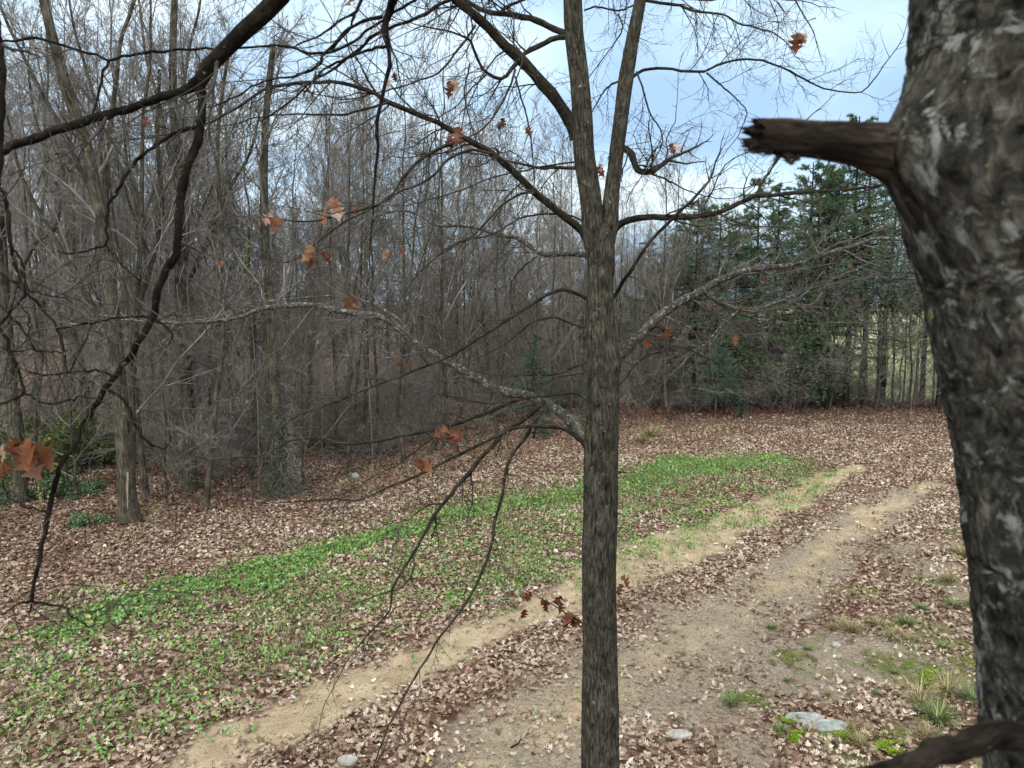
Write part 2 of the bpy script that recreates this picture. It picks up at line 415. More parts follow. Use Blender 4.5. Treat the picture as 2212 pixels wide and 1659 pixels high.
CROP = gp([(-400, 1640), (-100, 1560), (200, 1470), (450, 1390), (700, 1320), (900, 1250), (1150, 1170), (1400, 1090), (1580, 1040), (1680, 1015)]); CWD = [2.4, 2.3, 2.2, 2.1, 2.1, 2.2, 2.4, 2.8, 2.6, 1.6]
def shape(xy, poly, wid, soft=.35, nz=.5, s=0):
    d, wv = pdist(xy, poly, wid)
    d = d+(fbm(xy*1.3, 3, s)-.5)*nz*2+(fbm(xy*5, 2, s+5)-.5)*nz*.7
    return 1-sstep(wv-soft, wv+soft, d)
def zones(xy):
    sand = shape(xy, SAND1, SW1, .28, .4, 1)
    trk = shape(xy, TRK2, TW2, .4, .45, 2)
    sand2 = .5*shape(xy, TRK2, [x*.75 for x in TW2], .6, .6, 12)*(.45+.55*sstep(.3, .6, fbm(xy*1.4, 3, 77)))+.45*shape(xy, TRK2, [0, 0, 0, 0, 0, 0, .25, .35, .3], .3, .4, 15)
    moss = .8*sstep(.47, .66, fbm(xy*1.6, 4, 31))*sstep(3.0, 4.2, xy[:, 0]-.30*(xy[:, 1]-8))*(1-sstep(17, 22, xy[:, 1]))
    moss = np.maximum(moss, .55*shape(xy, BARE, [x*1.0 for x in BW], .5, .6, 9)*sstep(.5, .64, fbm(xy*1.9, 3, 35)))
    moss = moss*(1-shape(xy, TRK2, [x*1.4 for x in TW2], .4, .4, 2))
    bare = np.maximum(trk, shape(xy, BARE, BW, .5, .6, 3))
    bare = np.maximum(bare, .75*sstep(.5, .7, fbm(xy*.7, 4, 8))*(xy[:, 0] > 2.2)*(xy[:, 1] < 17))
    crop = shape(xy, CROP, CWD, .6, 1.0, 4); band = shape(xy, BAND, BWD, .4, .85, 5); crop = np.maximum(crop, .55*shape(xy, BAND, [x+1.1 for x in BWD], .8, 1.2, 6))
    leafy = shape(xy, LEAFSTRIP, LW, .25, .45, 6)
    mead = sstep(2.0, 3.5, xy[:, 1]-edge_y(xy[:, 0]))*sstep(.30, .36, xy[:, 0]/np.maximum(xy[:, 1], 1))*(xy[:, 1] > 20)
    return dict(sand=np.maximum(sand, sand2), trk=trk, moss=moss, bare=bare, crop=crop, band=band, leafy=leafy, mead=mead)
def hgt(xy):
    xy = np.atleast_2d(np.asarray(xy, float))
    z = .16*(fbm(xy*.18, 2, 50)-.5)+.07*(fbm(xy*.9, 3, 51)-.5)+.025*(fbm(xy*4, 2, 52)-.5)
    z = z+.03*(fbm(xy*9, 3, 54)-.5)
    z = z-.05*shape(xy, SAND1, SW1, .3, .1, 1)-.05*shape(xy, TRK2, TW2, .5, .1, 2)
    return z
def hz(x, y): return float(hgt([[x, y]])[0])

xs = np.concatenate([np.linspace(-60, -16, 90)[:-1], np.linspace(-16, 18, 420), np.linspace(18, 62, 90)[1:]])
ys = np.concatenate([np.linspace(-12, 6, 36)[:-1], np.linspace(6, 26, 340), np.linspace(26, 92, 260)[1:]])
X, Y = np.meshgrid(xs, ys); xy = np.stack([X.ravel(), Y.ravel()], 1)
z = zones(xy)
V = np.column_stack([xy, hgt(xy)])
nx, ny = len(xs), len(ys)
I = (np.arange(ny-1)[:, None]*nx+np.arange(nx-1)[None, :])
mb = MB()
mb.add(V, q=np.stack([I, I+1, I+nx+1, I+nx], -1), at={'zones': np.column_stack([np.clip(z['sand'], 0, 1), np.clip(z['bare'], 0, 1), z['moss'], z['mead']])})
tag(mb.build('ground', M['soil']), kind='structure')
mb = MB(); S = 900
mb.add([(12.5, 40, -.30), (S, 40, -.30), (S, S, -.30), (.32*S, S, -.30)], q=[(0, 1, 2, 3)])
tag(mb.build('meadow', M['meadow']), kind='structure')
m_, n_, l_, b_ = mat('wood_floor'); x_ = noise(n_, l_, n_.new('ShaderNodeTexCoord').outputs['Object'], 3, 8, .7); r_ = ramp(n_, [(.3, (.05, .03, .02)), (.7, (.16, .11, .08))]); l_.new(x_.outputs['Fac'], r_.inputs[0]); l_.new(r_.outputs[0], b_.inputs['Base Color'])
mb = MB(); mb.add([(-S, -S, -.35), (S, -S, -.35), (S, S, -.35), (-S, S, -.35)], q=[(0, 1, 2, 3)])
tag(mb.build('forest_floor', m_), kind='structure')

# ------------------------------------------------------------------ leaves on the ground
ROWS = {3: [(-.5, .03), (-.3, .12), (-.2, .38), (-.06, .12), (.07, .45), (.2, .12), (.3, .30), (.5, .02)],
        2: [(-.5, .03), (-.15, .36), (.1, .22), (.22, .36), (.5, .02)],
        1: [(-.5, .05), (.05, .34), (.5, .05)]}
def leaf_tpl(lod):
    rows = ROWS[lod]; v = []; q = []
    for k, (y, h) in enumerate(rows):
        v += [(-h, y+(.10 if h > .25 else 0), 0), (0, y, 0), (h, y+(.10 if h > .25 else 0), 0)]
        if k: o = 3*k; q += [(o-3, o-2, o+1, o), (o-2, o-1, o+2, o+1)]
    return np.array(v), np.array(q)
def put_leaves(mb, xyz, size, rng, lod=2, tilt=.35, curl=.5, rnd=None, aspect=1.0, mi=0):
    tv, tq = leaf_tpl(lod); n = len(xyz)
    if n == 0: return
    c1 = rng.normal(0, curl, n)[:, None]; c2 = rng.normal(0, curl, n)[:, None]
    lx = tv[None, :, 0]*aspect*rng.uniform(.75, 1.15, n)[:, None]; ly = np.repeat(tv[None, :, 1], n, 0)
    lz = c1*lx*lx*2.2+c2*(ly*ly)*1.1+rng.normal(0, .035, (n, len(tv)))
    L = np.stack([lx, ly, lz], -1)*np.asarray(size).reshape(-1, 1, 1)
    yaw = rng.uniform(0, 2*math.pi, n); tx = rng.normal(0, tilt, n); ty = rng.normal(0, tilt, n)
    cy, sy = np.cos(yaw), np.sin(yaw); cx, sx = np.cos(tx), np.sin(tx); ct, st = np.cos(ty), np.sin(ty)
    z0, o1 = np.zeros(n), np.ones(n)
    Rz = np.array([[cy, -sy, z0], [sy, cy, z0], [z0, z0, o1]]).transpose(2, 0, 1)
    Rx = np.array([[o1, z0, z0], [z0, cx, -sx], [z0, sx, cx]]).transpose(2, 0, 1)
    Ry = np.array([[ct, z0, st], [z0, o1, z0], [-st, z0, ct]]).transpose(2, 0, 1)
    R = Rz@Rx@Ry
    W = np.einsum('nij,nkj->nki', R, L)+xyz[:, None, :]
    q = tq[None]+(np.arange(n)*len(tv))[:, None, None]
    if rnd is None: rnd = rng.uniform(0, 1, n)
    mb.add(W.reshape(-1, 3), q=q.reshape(-1, 4), at={'rnd': np.repeat(rnd, len(tv))}, mi=mi)

def in_view(xy, m=1.25):
    return (np.abs(xy[:, 0]) < (xy[:, 1]*.675*m+1.2)) & (xy[:, 1] > 5.5)
rng = np.random.default_rng(7)
def scatter(y0, y1, dens, m=1.18):
    hw = y1*.675*m+1.5
    n = int((y1-y0)*2*hw*dens)
    p = np.column_stack([rng.uniform(-hw, hw, n), rng.uniform(y0, y1, n)])
    return p[in_view(p, m)]
mb = MB(); mbw = MB()
for y0, y1, dens, lod, tl in ((6, 10, 330, 3, .42), (10, 14, 310, 3, .42), (14, 20, 280, 2, .45), (20, 28, 200, 1, .5), (28, 40, 130, 1, .55), (40, 62, 20, 1, .55)):
    p = scatter(y0, y1, dens)
    if y0 >= 40: p = p[(p[:, 1]-edge_y(p[:, 0]) < 24) & (p[:, 0] < 14)]
    zz = zones(p)
    dn = np.ones(len(p))
    patch = fbm(p*1.6, 3, 61)
    dn *= 1-.95*np.clip(zz['sand']*1.15, 0, 1)*(1-.25*(patch > .62))
    dn *= 1-.84*np.clip(zz['trk'], 0, 1)*(1-.4*(patch > .58))
    dn *= 1-np.clip(zz['bare']-zz['trk'], 0, 1)*.9
    dn *= 1-.5*zz['moss']
    dn = np.maximum(dn, zz['leafy']*.95)
    dn *= 1-.78*zz['band']; dn *= 1-.5*zz['crop']*(1-zz['band'])
    dn *= (.34+.86*sstep(.32, .58, patch))
    dn *= 1-zz['mead']
    p = p[rng.uniform(0, 1, len(p)) < dn]
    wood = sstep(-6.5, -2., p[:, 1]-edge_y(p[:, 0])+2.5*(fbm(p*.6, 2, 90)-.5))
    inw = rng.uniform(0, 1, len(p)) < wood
    size = rng.uniform(.045, .12, len(p))*(1.0 if y0 < 14 else 1.0 if y0 < 20 else 1.1)
    h = hgt(p)+rng.uniform(.008, .045, len(p))
    xyz = np.column_stack([p, h])
    red = fbm(p*.8, 2, 95)
    rn = np.clip(rng.beta(1.5, 1.25, len(p))+.55*(.5-red), 0, 1)
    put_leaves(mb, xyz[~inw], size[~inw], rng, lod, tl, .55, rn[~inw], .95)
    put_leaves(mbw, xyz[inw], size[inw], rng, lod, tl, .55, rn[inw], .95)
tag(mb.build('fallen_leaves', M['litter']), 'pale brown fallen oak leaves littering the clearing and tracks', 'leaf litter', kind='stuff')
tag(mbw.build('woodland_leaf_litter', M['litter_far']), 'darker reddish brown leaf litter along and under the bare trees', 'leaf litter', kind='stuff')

# ------------------------------------------------------------------ green plants of the strip
mb = MB()
for y0, y1, dens, lod in ((6, 12, 400, 2), (12, 18, 420, 2), (18, 30, 380, 1)):
    p = scatter(y0, y1, dens); zz = zones(p)
    cl = fbm(p*2.2, 3, 71)
    dn = np.maximum(zz['band']*(.5+.6*sstep(.3, .5, cl)), zz['crop']*(.56*sstep(.36, .6, cl)+.07))
    dn = np.maximum(dn, .10*zz['sand']*(p[:, 1] < 16)*sstep(.55, .65, cl))
    dn *= 1-.55*zz['leafy']
    p = p[rng.uniform(0, 1, len(p)) < dn]; zz = zones(p)
    n = len(p)
    h = hgt(p)+rng.uniform(.02, .06, n)+.05*zz['band']*rng.uniform(.2, 1, n)
    rn = np.clip(rng.uniform(.1, .8, n)+.3*(.5-fbm(p*.9, 2, 78))+.22*(1-zz['band'])+.08*zz['band']-.04+np.where(rng.uniform(0, 1, n) < .06, .5, 0), 0, 1)
    put_leaves(mb, np.column_stack([p, h]), rng.uniform(.03, .085, n)*(1+.25*zz['band']), rng, lod, .6, .4, rn, .85)
tag(mb.build('food_plot_greens', M['green']), 'low bright green leafy crop growing in a long strip', 'ground cover', kind='stuff')

# crumbs of leaf, needles and bark lying on the bare soil
mb = MB()
for y0, y1, dens in ((6, 11, 560), (11, 17, 380), (17, 26, 150)):
    p = scatter(y0, y1, dens); p = p[rng.uniform(0, 1, len(p)) < .25+.75*sstep(.35, .6, fbm(p*2.5, 3, 66))]
    p = p[rng.uniform(0, 1, len(p)) < .45+.55*(zones(p)['bare'])]
    n = len(p); put_leaves(mb, np.column_stack([p, hgt(p)+.006]), rng.uniform(.012, .04, n)*(1+.02*p[:, 1]), rng, 1, .3, .3, np.clip(rng.beta(.9, 2.3, n), 0, 1), .6)
tag(mb.build('leaf_crumbs', M['litter']), 'fine leaf crumbs and debris strewn over the bare tracks', 'leaf litter', kind='stuff')

# blades: thin bent triangles
def blades(mb, base, dirs, length, width, rng, rnd, bend=.5, mi=0):
    n = len(base); d = nrm(dirs)
    side = nrm(np.cross(d, np.array([0, 0, 1.0])+.001*rng.normal(size=(n, 3))))*np.asarray(width).reshape(-1, 1)
    L = np.asarray(length).reshape(-1, 1)
    mid = base+d*L*.55; hd = d.copy(); hd[:, 2] = 0
    tip = base+d*L+hd*L*bend*.4-np.array([0, 0, 1])*L*bend*.25
    v = np.stack([base-side, base+side, mid+side*.75, mid-side*.75, tip], 1)
    o = (np.arange(n)*5)[:, None]
    mb.add(v.reshape(-1, 3), q=o+np.array([[0, 1, 2, 3]]), t=o+np.array([[3, 2, 4]]), at={'rnd': np.repeat(rnd, 5)}, mi=mi)

# short grass growing among the crop
mb = MB(); p = scatter(6, 26, 240); zz = zones(p)
keep = rng.uniform(0, 1, len(p)) < np.maximum(.8*zz['crop']*sstep(.4, .6, fbm(p*1.2, 3, 81)), np.maximum(.5*zz['band'], .45*zz['moss']))
p = p[keep]; n = len(p)
d = rng.normal(size=(n, 3))*.5; d[:, 2] = .8
blades(mb, np.column_stack([p, hgt(p)]), d, rng.uniform(.05, .13, n)*(1+.03*p[:, 1]), .004+.0003*p[:, 1], rng, rng.uniform(0, 1, n))
tag(mb.build('short_grass', M['grass']), 'thin green grass growing between the crop leaves', 'grass', kind='stuff')

# dry grass fringe between crop and wood
mb = MB(); p = scatter(12, 37, 70)
off = edge_y(p[:, 0])-p[:, 1]
k = np.exp(-((off-2.6)/1.8)**2)*sstep(-11, -7, p[:, 0])*(1-sstep(7, 12, p[:, 0]))*sstep(.42, .6, fbm(p*.8, 3, 83))
p = p[rng.uniform(0, 1, len(p)) < k]; n = len(p)
d = rng.normal(size=(n, 3))*.45; d[:, 2] = .8
blades(mb, np.column_stack([p, hgt(p)]), d, rng.uniform(.12, .32, n), .006, rng, rng.uniform(.3, 1, n))
tag(mb.build('dry_grass', M['straw']), 'thin tan dead grass along the edge of the wood', 'grass', kind='stuff')

# red-brown bramble carpet along the far edge
mb = MB(); p = scatter(24, 42, 60, 1.1)
off = p[:, 1]-edge_y(p[:, 0])
k = sstep(-2.2, -.2, off)*(1-sstep(1.5, 3.5, off))*sstep(0, 7, p[:, 0])*(.35+.65*sstep(.35, .55, fbm(p*.7, 2, 87)))
p = p[rng.uniform(0, 1, len(p)) < k]; n = len(p)
d = rng.normal(size=(n, 3))*.7; d[:, 2] = .7
blades(mb, np.column_stack([p, hgt(p)]), d, rng.uniform(.2, .65, n), .007, rng, rng.uniform(0, 1, n), 1.0)
o_ = p[rng.uniform(0, 1, n) < .5]; put_leaves(mb, np.column_stack([o_, hgt(o_)+rng.uniform(.1, .4, len(o_))]), rng.uniform(.08, .14, len(o_)), rng, 1, .8, .5)
tag(mb.build('bramble_cover', M['redbrush']), 'low reddish brown bramble along the foot of the far trees', 'undergrowth', kind='stuff')

# ------------------------------------------------------------------ grass tufts, moss, stones (right-hand corner)
def tuft(seed, n, L, mat_):
    r = np.random.default_rng(seed); m2 = MB()
    a = r.uniform(0, 2*math.pi, n); rad = r.uniform(0, .06, n)
    b = np.column_stack([np.cos(a)*rad, np.sin(a)*rad, np.zeros(n)])
    d = np.column_stack([np.cos(a), np.sin(a), r.uniform(.5, 2.2, n)])+.3*r.normal(size=(n, 3))
    blades(m2, b, d, r.uniform(.4, 1.1, n)*L, .0035, r, r.uniform(0, 1, n), .8)
    return m2.mesh('grass_tuft', mat_)
TM = [tuft(1, 170, .26, M['straw']), tuft(2, 200, .19, M['grass']), tuft(3, 120, .38, M['straw'])]
tl_ = [(1579, 1525, 1, 1.2, 'upright olive grass tuft alone left of the mossy ground'), (1666, 1348, 1, .8, 'small grey green tuft beside the bare track'),
 (1836, 1362, 0, 1.3, 'large straw tuft behind the round stone'), (1800, 1358, 0, .8, 'small straw tuft at the left of the large straw tuft'),
 (1896, 1352, 0, 1.1, 'pale straw tuft second in the row behind the stone'), (1956, 1346, 1, 1.3, 'green and tan tuft at the middle of the tuft row'),
 (1990, 1318, 1, 1.1, 'green tuft just behind the tuft row'), (1923, 1378, 0, 1.1, 'straw tuft in front of the tuft row'), (1963, 1382, 0, .9, 'small straw tuft low at the right of the row'),
 (1985, 1520, 2, 1.5, 'tall wispy pale grass right of the bare soil'), (2026, 1560, 1, 1.9, 'broad green grass clump near the leaning trunk foot'), (2047, 1495, 2, 1.2, 'tall straw stems beside the big trunk edge'),
 (1683, 1580, 1, .9, 'dull green tuft at the left end of the rock slab'), (2078, 1200, 0, 1.5, 'large pale tuft far up against the big trunk'), (2050, 1256, 0, 1.4, 'tan tuft half way up beside the big trunk'),
 (2060, 1312, 1, 1.3, 'greenish tuft beside the big trunk above the moss'), (1745, 1400, 1, .6, 'short green tuft left of the round stone'), (1700, 1470, 1, .55, 'short green tuft in the middle of the bare soil'), (1790, 1500, 0, .5, 'tiny straw tuft behind the rock slab'), (1900, 1500, 1, .6, 'small green tuft at the right of the bare soil'), (1930, 1450, 1, .7, 'small green tuft behind the wispy pale grass'), (2040, 1400, 1, .9, 'green tuft in the moss near the big trunk'), (2000, 1592, 0, 1.0, 'brown tuft between green clump and bottom branch'), (2103, 1516, 1, 1.7, 'green clump half hidden by the big trunk'),
 (2103, 1312, 1, 1.3, 'olive tuft touching the big trunk outline'), (1835, 1572, 0, .8, 'thin tuft at the right end of the rock slab'), (1857, 1606, 0, 1.0, 'grey brown tuft below the rock slab'), (1405, 945, 0, 3.0, 'yellowish grass clump beyond the middle trunk'), (1385, 958, 0, 2.5, 'tan grass clump nearest the middle trunk on the far side')]
for i, (x, y, k, s, lb) in enumerate(tl_):
    g = G(x, y); o = bpy.data.objects.new('grass_tuft', TM[k]); COL.objects.link(o)
    o.location = (g[0], g[1], hz(*g)-.005); o.rotation_euler[2] = i*1.7; o.scale = (s, s, s)
    tag(o, lb, 'grass tuft', 'grass tufts on the clearing')

def moss_mesh(seed, rx, ry):
    r = np.random.default_rng(seed); m2 = MB(); n = 2600
    a = r.uniform(0, 2*math.pi, n); q = np.sqrt(r.uniform(0, 1, n))
    px, py = np.cos(a)*q*rx, np.sin(a)*q*ry
    pp = np.column_stack([px, py]); keep = fbm(pp*9+seed, 3, seed) > .36+.25*q
    pp = pp[keep]; q = q[keep]; n = len(pp)
    hh = .035*(1-q*q)+.02*fbm(pp*22, 2, seed)
    put_leaves(m2, np.column_stack([pp, hh]), r.uniform(.015, .035, n), r, 1, .7, .3, np.clip(hh*18+r.uniform(-.2, .3, n), 0, 1))
    return m2
for i, (x, y, rx, ry, lb) in enumerate([(1735, 1588, .26, .16, 'bright moss cushion along the front of the rock slab'), (1923, 1613, .34, .16, 'brightest yellow green moss patch below the bare soil'),
   (2012, 1462, .26, .4, 'long moss patch right of the bare soil'), (1710, 1425, .3, .25, 'faint moss patch left of the round stone'), (2093, 1433, .35, .35, 'moss patch against the big trunk'),
   (1863, 1279, .5, .3, 'olive moss patch above the tuft row'), (1626, 1513, .22, .2, 'moss patch right of the lone olive tuft'), (1822, 1585, .17, .12, 'moss cushion at the right tip of the rock slab'),
   (1890, 1590, .5, .16, 'thin moss sheet between slab and brightest moss'), (1960, 1440, .5, .4, 'spread moss behind the wispy pale grass'), (1700, 1562, .14, .1, 'small moss tuft at the left tip of the slab')]):
    g = G(x, y); o = moss_mesh(i+3, rx*1.3, ry*1.3).build('moss_patch', M['moss2' if i in (3, 4, 5, 6, 8, 9) else 'moss'], loc=(g[0], g[1], hz(*g)))
    tag(o, lb, 'moss', 'moss patches on the clearing')

def stone(seed, sx, sy, sz, mat_, flat=0., boxy=1.0):
    r = np.random.default_rng(seed); nu, nv = 40, 20; m2 = MB()
    u = np.linspace(0, 2*math.pi, nu, endpoint=False); v = np.linspace(-math.pi/2, math.pi/2, nv)
    U, Vv = np.meshgrid(u, v)
    p = np.stack([np.cos(U)*np.cos(Vv), np.sin(U)*np.cos(Vv), np.sin(Vv)], -1)
    if boxy != 1: p = np.sign(p)*np.abs(p)**boxy
    k = .78+.5*(fbm(p.reshape(-1, 3)*1.4+seed, 3, seed).reshape(nv, nu)-.35)+.12*(fbm(p.reshape(-1, 3)*5+seed, 2, seed).reshape(nv, nu)-.5)
    p = p*k[..., None]
    if flat: p[..., 2] = np.clip(p[..., 2], -1, flat+.1*(fbm(p.reshape(-1, 3)*4, 2, seed).reshape(nv, nu)-.5))
    p = p*np.array([sx, sy, sz])
    I2 = (np.arange(nv-1)[:, None]*nu+np.arange(nu)[None]); J = (np.arange(nv-1)[:, None]*nu+(np.arange(nu)[None]+1) % nu)
    m2.add(p.reshape(-1, 3), q=np.stack([I2, J, J+nu, I2+nu], -1))
    return m2
# cracked slab: two slabs of one rock meeting at a crack
g = G(1757, 1562)
root = empty('rock_slab', (g[0], g[1], hz(*g)), 'flat grey green rock slab split by a crack, ringed with moss', 'rock')
a_ = stone(5, .30, .12, .16, M['slab'], .4, .62).build('slab_piece', M['slab'], root, loc=(-.10, .075, .0)); a_.rotation_euler = (.1, .05, .15)
b_ = stone(6, .30, .13, .15, M['slab'], .4, .62).build('slab_piece', M['slab'], root, loc=(.13, -.09, -.01)); b_.rotation_euler = (.12, -.06, -.12)
for sd_, x, y, s3, mt, lb in ((11, 1805, 1392, (.085, .07, .06), 'pale', 'small rounded pale stone on the bare mossy soil'), (12, 1466, 1592, (.2, .11, .05), 'pale', 'flat whitish stone sunk in leaves right of the middle trunk'),
    (13, 752, 1656, (.14, .09, .08), 'pale', 'pale stone cut off by the bottom edge of the photo'), (14, 1199, 1345, (.055, .05, .06), 'pale', 'tiny white stone in leaves left of the middle trunk'),
    (15, 768, 1029, (.16, .12, .14), 'slab', 'small grey rock at the edge of the wood'), (16, 680, 1640, (.05, .04, .05), 'pale', 'tiny pale pebble in the leaf strip near the bottom')):
    g = G(x, y); o = stone(sd_, *s3, M[mt]).build('stone', M[mt], loc=(g[0], g[1], hz(*g)+s3[2]*.35)); tag(o, lb, 'stone')
for i, (x, y, L_, an, lb) in enumerate(((1120, 1700-20, .0, 0, ''), (1130, 1590-35+40, .45, .9, 'short dark fallen stick in leaves left of the middle trunk'), (1700, 1508, .35, .3, 'thin dark stick lying beside the bare soil'), (1620, 1470, .3, 1.9, 'short twig lying on the bare track'), (905, 1120, .8, .5, 'fallen twig at the edge of the green strip'))):
    if not L_: continue
    r = np.random.default_rng(i+40); g = G(x, y); m2 = MB()
    t = np.linspace(-.5, .5, 9)*L_; c = np.column_stack([t*math.cos(an), t*math.sin(an), .03+.02*r.normal(size=9)])+.012*r.normal(size=(9, 3))
    tubes(m2, c[None], np.linspace(.011, .004, 9)[None], 6); q, rr_, _ = spawn(c[None], np.linspace(.011, .004, 9)[None], 4, L_*.3, 45, 4, .5, r); tubes(m2, q, rr_, 4)
    tag(m2.build('fallen_stick', M['near_limb'], loc=(g[0], g[1], hz(*g))), lb, 'stick')

# ------------------------------------------------------------------ dry leaves hanging on the trees
def hanging(mb, c, n, size, rng, spread, stem_from=None):
    """big oak leaves hanging point down in a small bunch"""
    tv, tq = leaf_tpl(3)
    for k in range(n):
        L = tv.copy(); L[:, 2] = .9*rng.normal()*.6*L[:, 0]**2*2+.35*rng.normal()*L[:, 1]**2+.05*np.sin(9*L[:, 1])
        L = L*size*rng.uniform(.75, 1.2); L[:, 1] -= size*.5
        a, b_, g_ = rng.uniform(-.9, .9)+rng.choice([0, math.pi]), rng.normal(0, .25), rng.normal(0, .45)
        R1 = np.array([[math.cos(a), -math.sin(a), 0], [math.sin(a), math.cos(a), 0], [0, 0, 1]])
        R2 = np.array([[1, 0, 0], [0, math.cos(1.35+b_), -math.sin(1.35+b_)], [0, math.sin(1.35+b_), math.cos(1.35+b_)]])
        R3 = np.array([[math.cos(g_), -math.sin(g_), 0], [math.sin(g_), math.cos(g_), 0], [0, 0, 1]])
        W = L@(R1@R2@R3).T+c+rng.normal(0, spread, 3)
        mb.add(W, q=tq, at={'rnd': np.full(len(W), rng.uniform())})

def trace(pts, d0, d1, w0, w1, K=26, pw=1.0, bow=0., seed=0):
    """photo polyline -> 3D centre line and radii; depth runs d0..d1"""
    pts = np.array(pts, float)
    if len(pts) > 2:
        c = catmull(np.column_stack([pts, np.zeros(len(pts))]), K)
    else: c = catmull(np.column_stack([pts, np.zeros(len(pts))]), K)
    s = np.concatenate([[0], np.cumsum(np.linalg.norm(np.diff(c[:, :2], axis=0), axis=1))]); s = s/s[-1]
    d = d0+(d1-d0)*s+bow*np.sin(math.pi*s)
    P = np.array([P3(x, y, dd) for (x, y, _), dd in zip(c, d)])
    w = w0+(w1-w0)*s**pw
    r = w/2*d/FP
    rg = np.random.default_rng(seed+1000); P = P+rg.normal(0, .0022, P.shape)*np.minimum(1, s[:, None]*6)
    r = r*(1+.06*rg.normal(size=K))
    return P, r

def twiggy(P, r, dens, rng, L1=.75, L2=.28, tmin=.15, up=.05, curl=-.01, lev3=3, n2=6, rscale=.45, tip_=True):
    """fine branching along a limb: returns list of (P,R,sides)"""
    ln = np.linalg.norm(np.diff(P, axis=0), axis=1).sum()
    n = max(2, int(ln*dens))
    a, ra, la = spawn(P[None], r[None], n, L1, 52, 8, rscale, rng, tmin, 1.0, up, curl, .15, .0022, .35, .3)
    ra = np.minimum(ra, .0075*np.linspace(1, .35, 8)[None])
    b_, rb, lb = spawn(a, ra, n2, L2, 48, 6, .6, rng, .15, 1.0, up*.5, curl, .16, .0016, .5, .3)
    out = [(a, ra, 5), (b_, rb, 4)]
    if lev3:
        c, rc, _ = spawn(b_, rb, lev3, .11, 50, 4, .8, rng, .1, 1.0, 0, 0, .2, .0012, .6, .2)
        out.append((c, rc, 3))
    if not tip_: return out
    # continuing tip
    T = nrm((P[-1]-P[-2])[None])[0]
    tip = [P[-1]]; D = T
    for k in range(7): D = nrm((D+.15*rng.normal(size=3))[None])[0]; tip.append(tip[-1]+D*.07)
    tp = np.array(tip)[None]; rt = np.linspace(max(r[-1], .002), .0015, 8)[None]
    out.append((tp, rt, 5)); q, rq, _ = spawn(tp, rt, 6, .22, 45, 5, .7, rng, rmin=.0013); out.append((q, rq, 3))
    return out

def limb(parent, base, lst, mat_, dens, rng, label=None, sides=12, **kw):
    """one limb part (its traced wood) with a twig sub-part"""
    m1, m2 = MB(), MB()
    for P, r in lst:
        P = P-base
        tubes(m1, P[None], r[None], sides)
        for a, ra, s in twiggy(P, r, dens, rng, **kw): tubes(m2, a, ra, s)
    o = m1.build('limb', mat_, parent)
    if label: o['label'] = label
    m2.build('twigs', M['twig_pale' if mat_ == M['lichen_limb'] else 'twig'], o)
    return o

# ------------------------------------------------------------------ the oak in the middle
rng = np.random.default_rng(21)
D0 = 5.8
cb = P3(1300, 2450, D0); bx, by = cb[0], cb[1]
g0 = np.array([bx, by, hz(bx, by)])
OAK = empty('oak_tree', tuple(g0), 'straight grey trunked oak standing alone in the middle of the view', 'tree')
def ring_tube(mb, C, R, sides, disp=None):
    """vertical-ish dense tube with displacement disp(theta, len, P)->dr"""
    C = np.asarray(C); K = len(C)
    T = np.empty_like(C); T[1:-1] = C[2:]-C[:-2]; T[0] = C[1]-C[0]; T[-1] = C[-1]-C[-2]; T = nrm(T)
    ref = np.array([1., 0, 0]); V_ = nrm(np.cross(T, ref)); U_ = np.cross(V_, T)
    th = np.arange(sides)/sides*2*math.pi
    ln = np.concatenate([[0], np.cumsum(np.linalg.norm(np.diff(C, axis=0), axis=1))])
    dirs = np.cos(th)[None, :, None]*U_[:, None]+np.sin(th)[None, :, None]*V_[:, None]
    Rr = np.repeat(np.asarray(R)[:, None], sides, 1)
    X = C[:, None]+Rr[..., None]*dirs
    if disp is not None:
        dr = disp(dirs, ln, X, Rr); X = X+dr[..., None]*dirs
    B = np.stack(np.broadcast_arrays(Rr*np.cos(th)[None], Rr*np.sin(th)[None], ln[:, None]+0*Rr), -1)
    I_ = np.arange(K-1)[:, None]*sides+np.arange(sides)[None]; J_ = np.arange(K-1)[:, None]*sides+(np.arange(sides)[None]+1) % sides
    mb.add(X.reshape(-1, 3), q=np.stack([I_, J_, J_+sides, I_+sides], -1), at={'bark': B.reshape(-1, 3)})
def bark_disp(amp, fr, knots=(), seed=0, stretch=.12):
    def f(dirs, ln, X, Rr):
        q = np.stack([dirs[..., 0]*Rr, dirs[..., 1]*Rr, np.broadcast_to(ln[:, None], Rr.shape)*stretch], -1).reshape(-1, 3)
        n = fbm(q*fr, 4, seed).reshape(Rr.shape)
        ridge = 1-2*np.abs(n-.5)
        dr = amp*(ridge-.75)*2
        for kx, ky, kz, rad, h in knots:   # bumps where limbs leave or were lost
            kp = np.array([kx, ky, kz]); d = np.linalg.norm(X-kp, axis=-1)
            ringk = h*np.exp(-(d/rad)**2)-h*.7*np.exp(-(d/(rad*.35))**2)
            dr = dr+ringk
        return dr
    return f
TR = [(1300, 2460, 96), (1300, 2100, 92), (1300, 1750, 86), (1297, 1659, 85), (1296, 1500, 80), (1296, 1400, 76), (1294, 1250, 75), (1297, 1100, 76), (1298, 1000, 75), (1303, 900, 70), (1302, 780, 68), (1297, 700, 63), (1296, 640, 58), (1298, 560, 60), (1297, 520, 58), (1296, 490, 36), (1296, 478, 8)]
def px_chain(L, d, n, lift=0):
    a = np.array(L, float); c = catmull(np.column_stack([a[:, 0], a[:, 1], a[:, 2]]), n)
    dd = np.full(n, d) if np.isscalar(d) else np.interp(np.linspace(0, 1, n), [0, 1], d)
    return np.array([P3(x, y, q) for (x, y, w_), q in zip(c, dd)])-g0, c[:, 2]/2*dd/FP
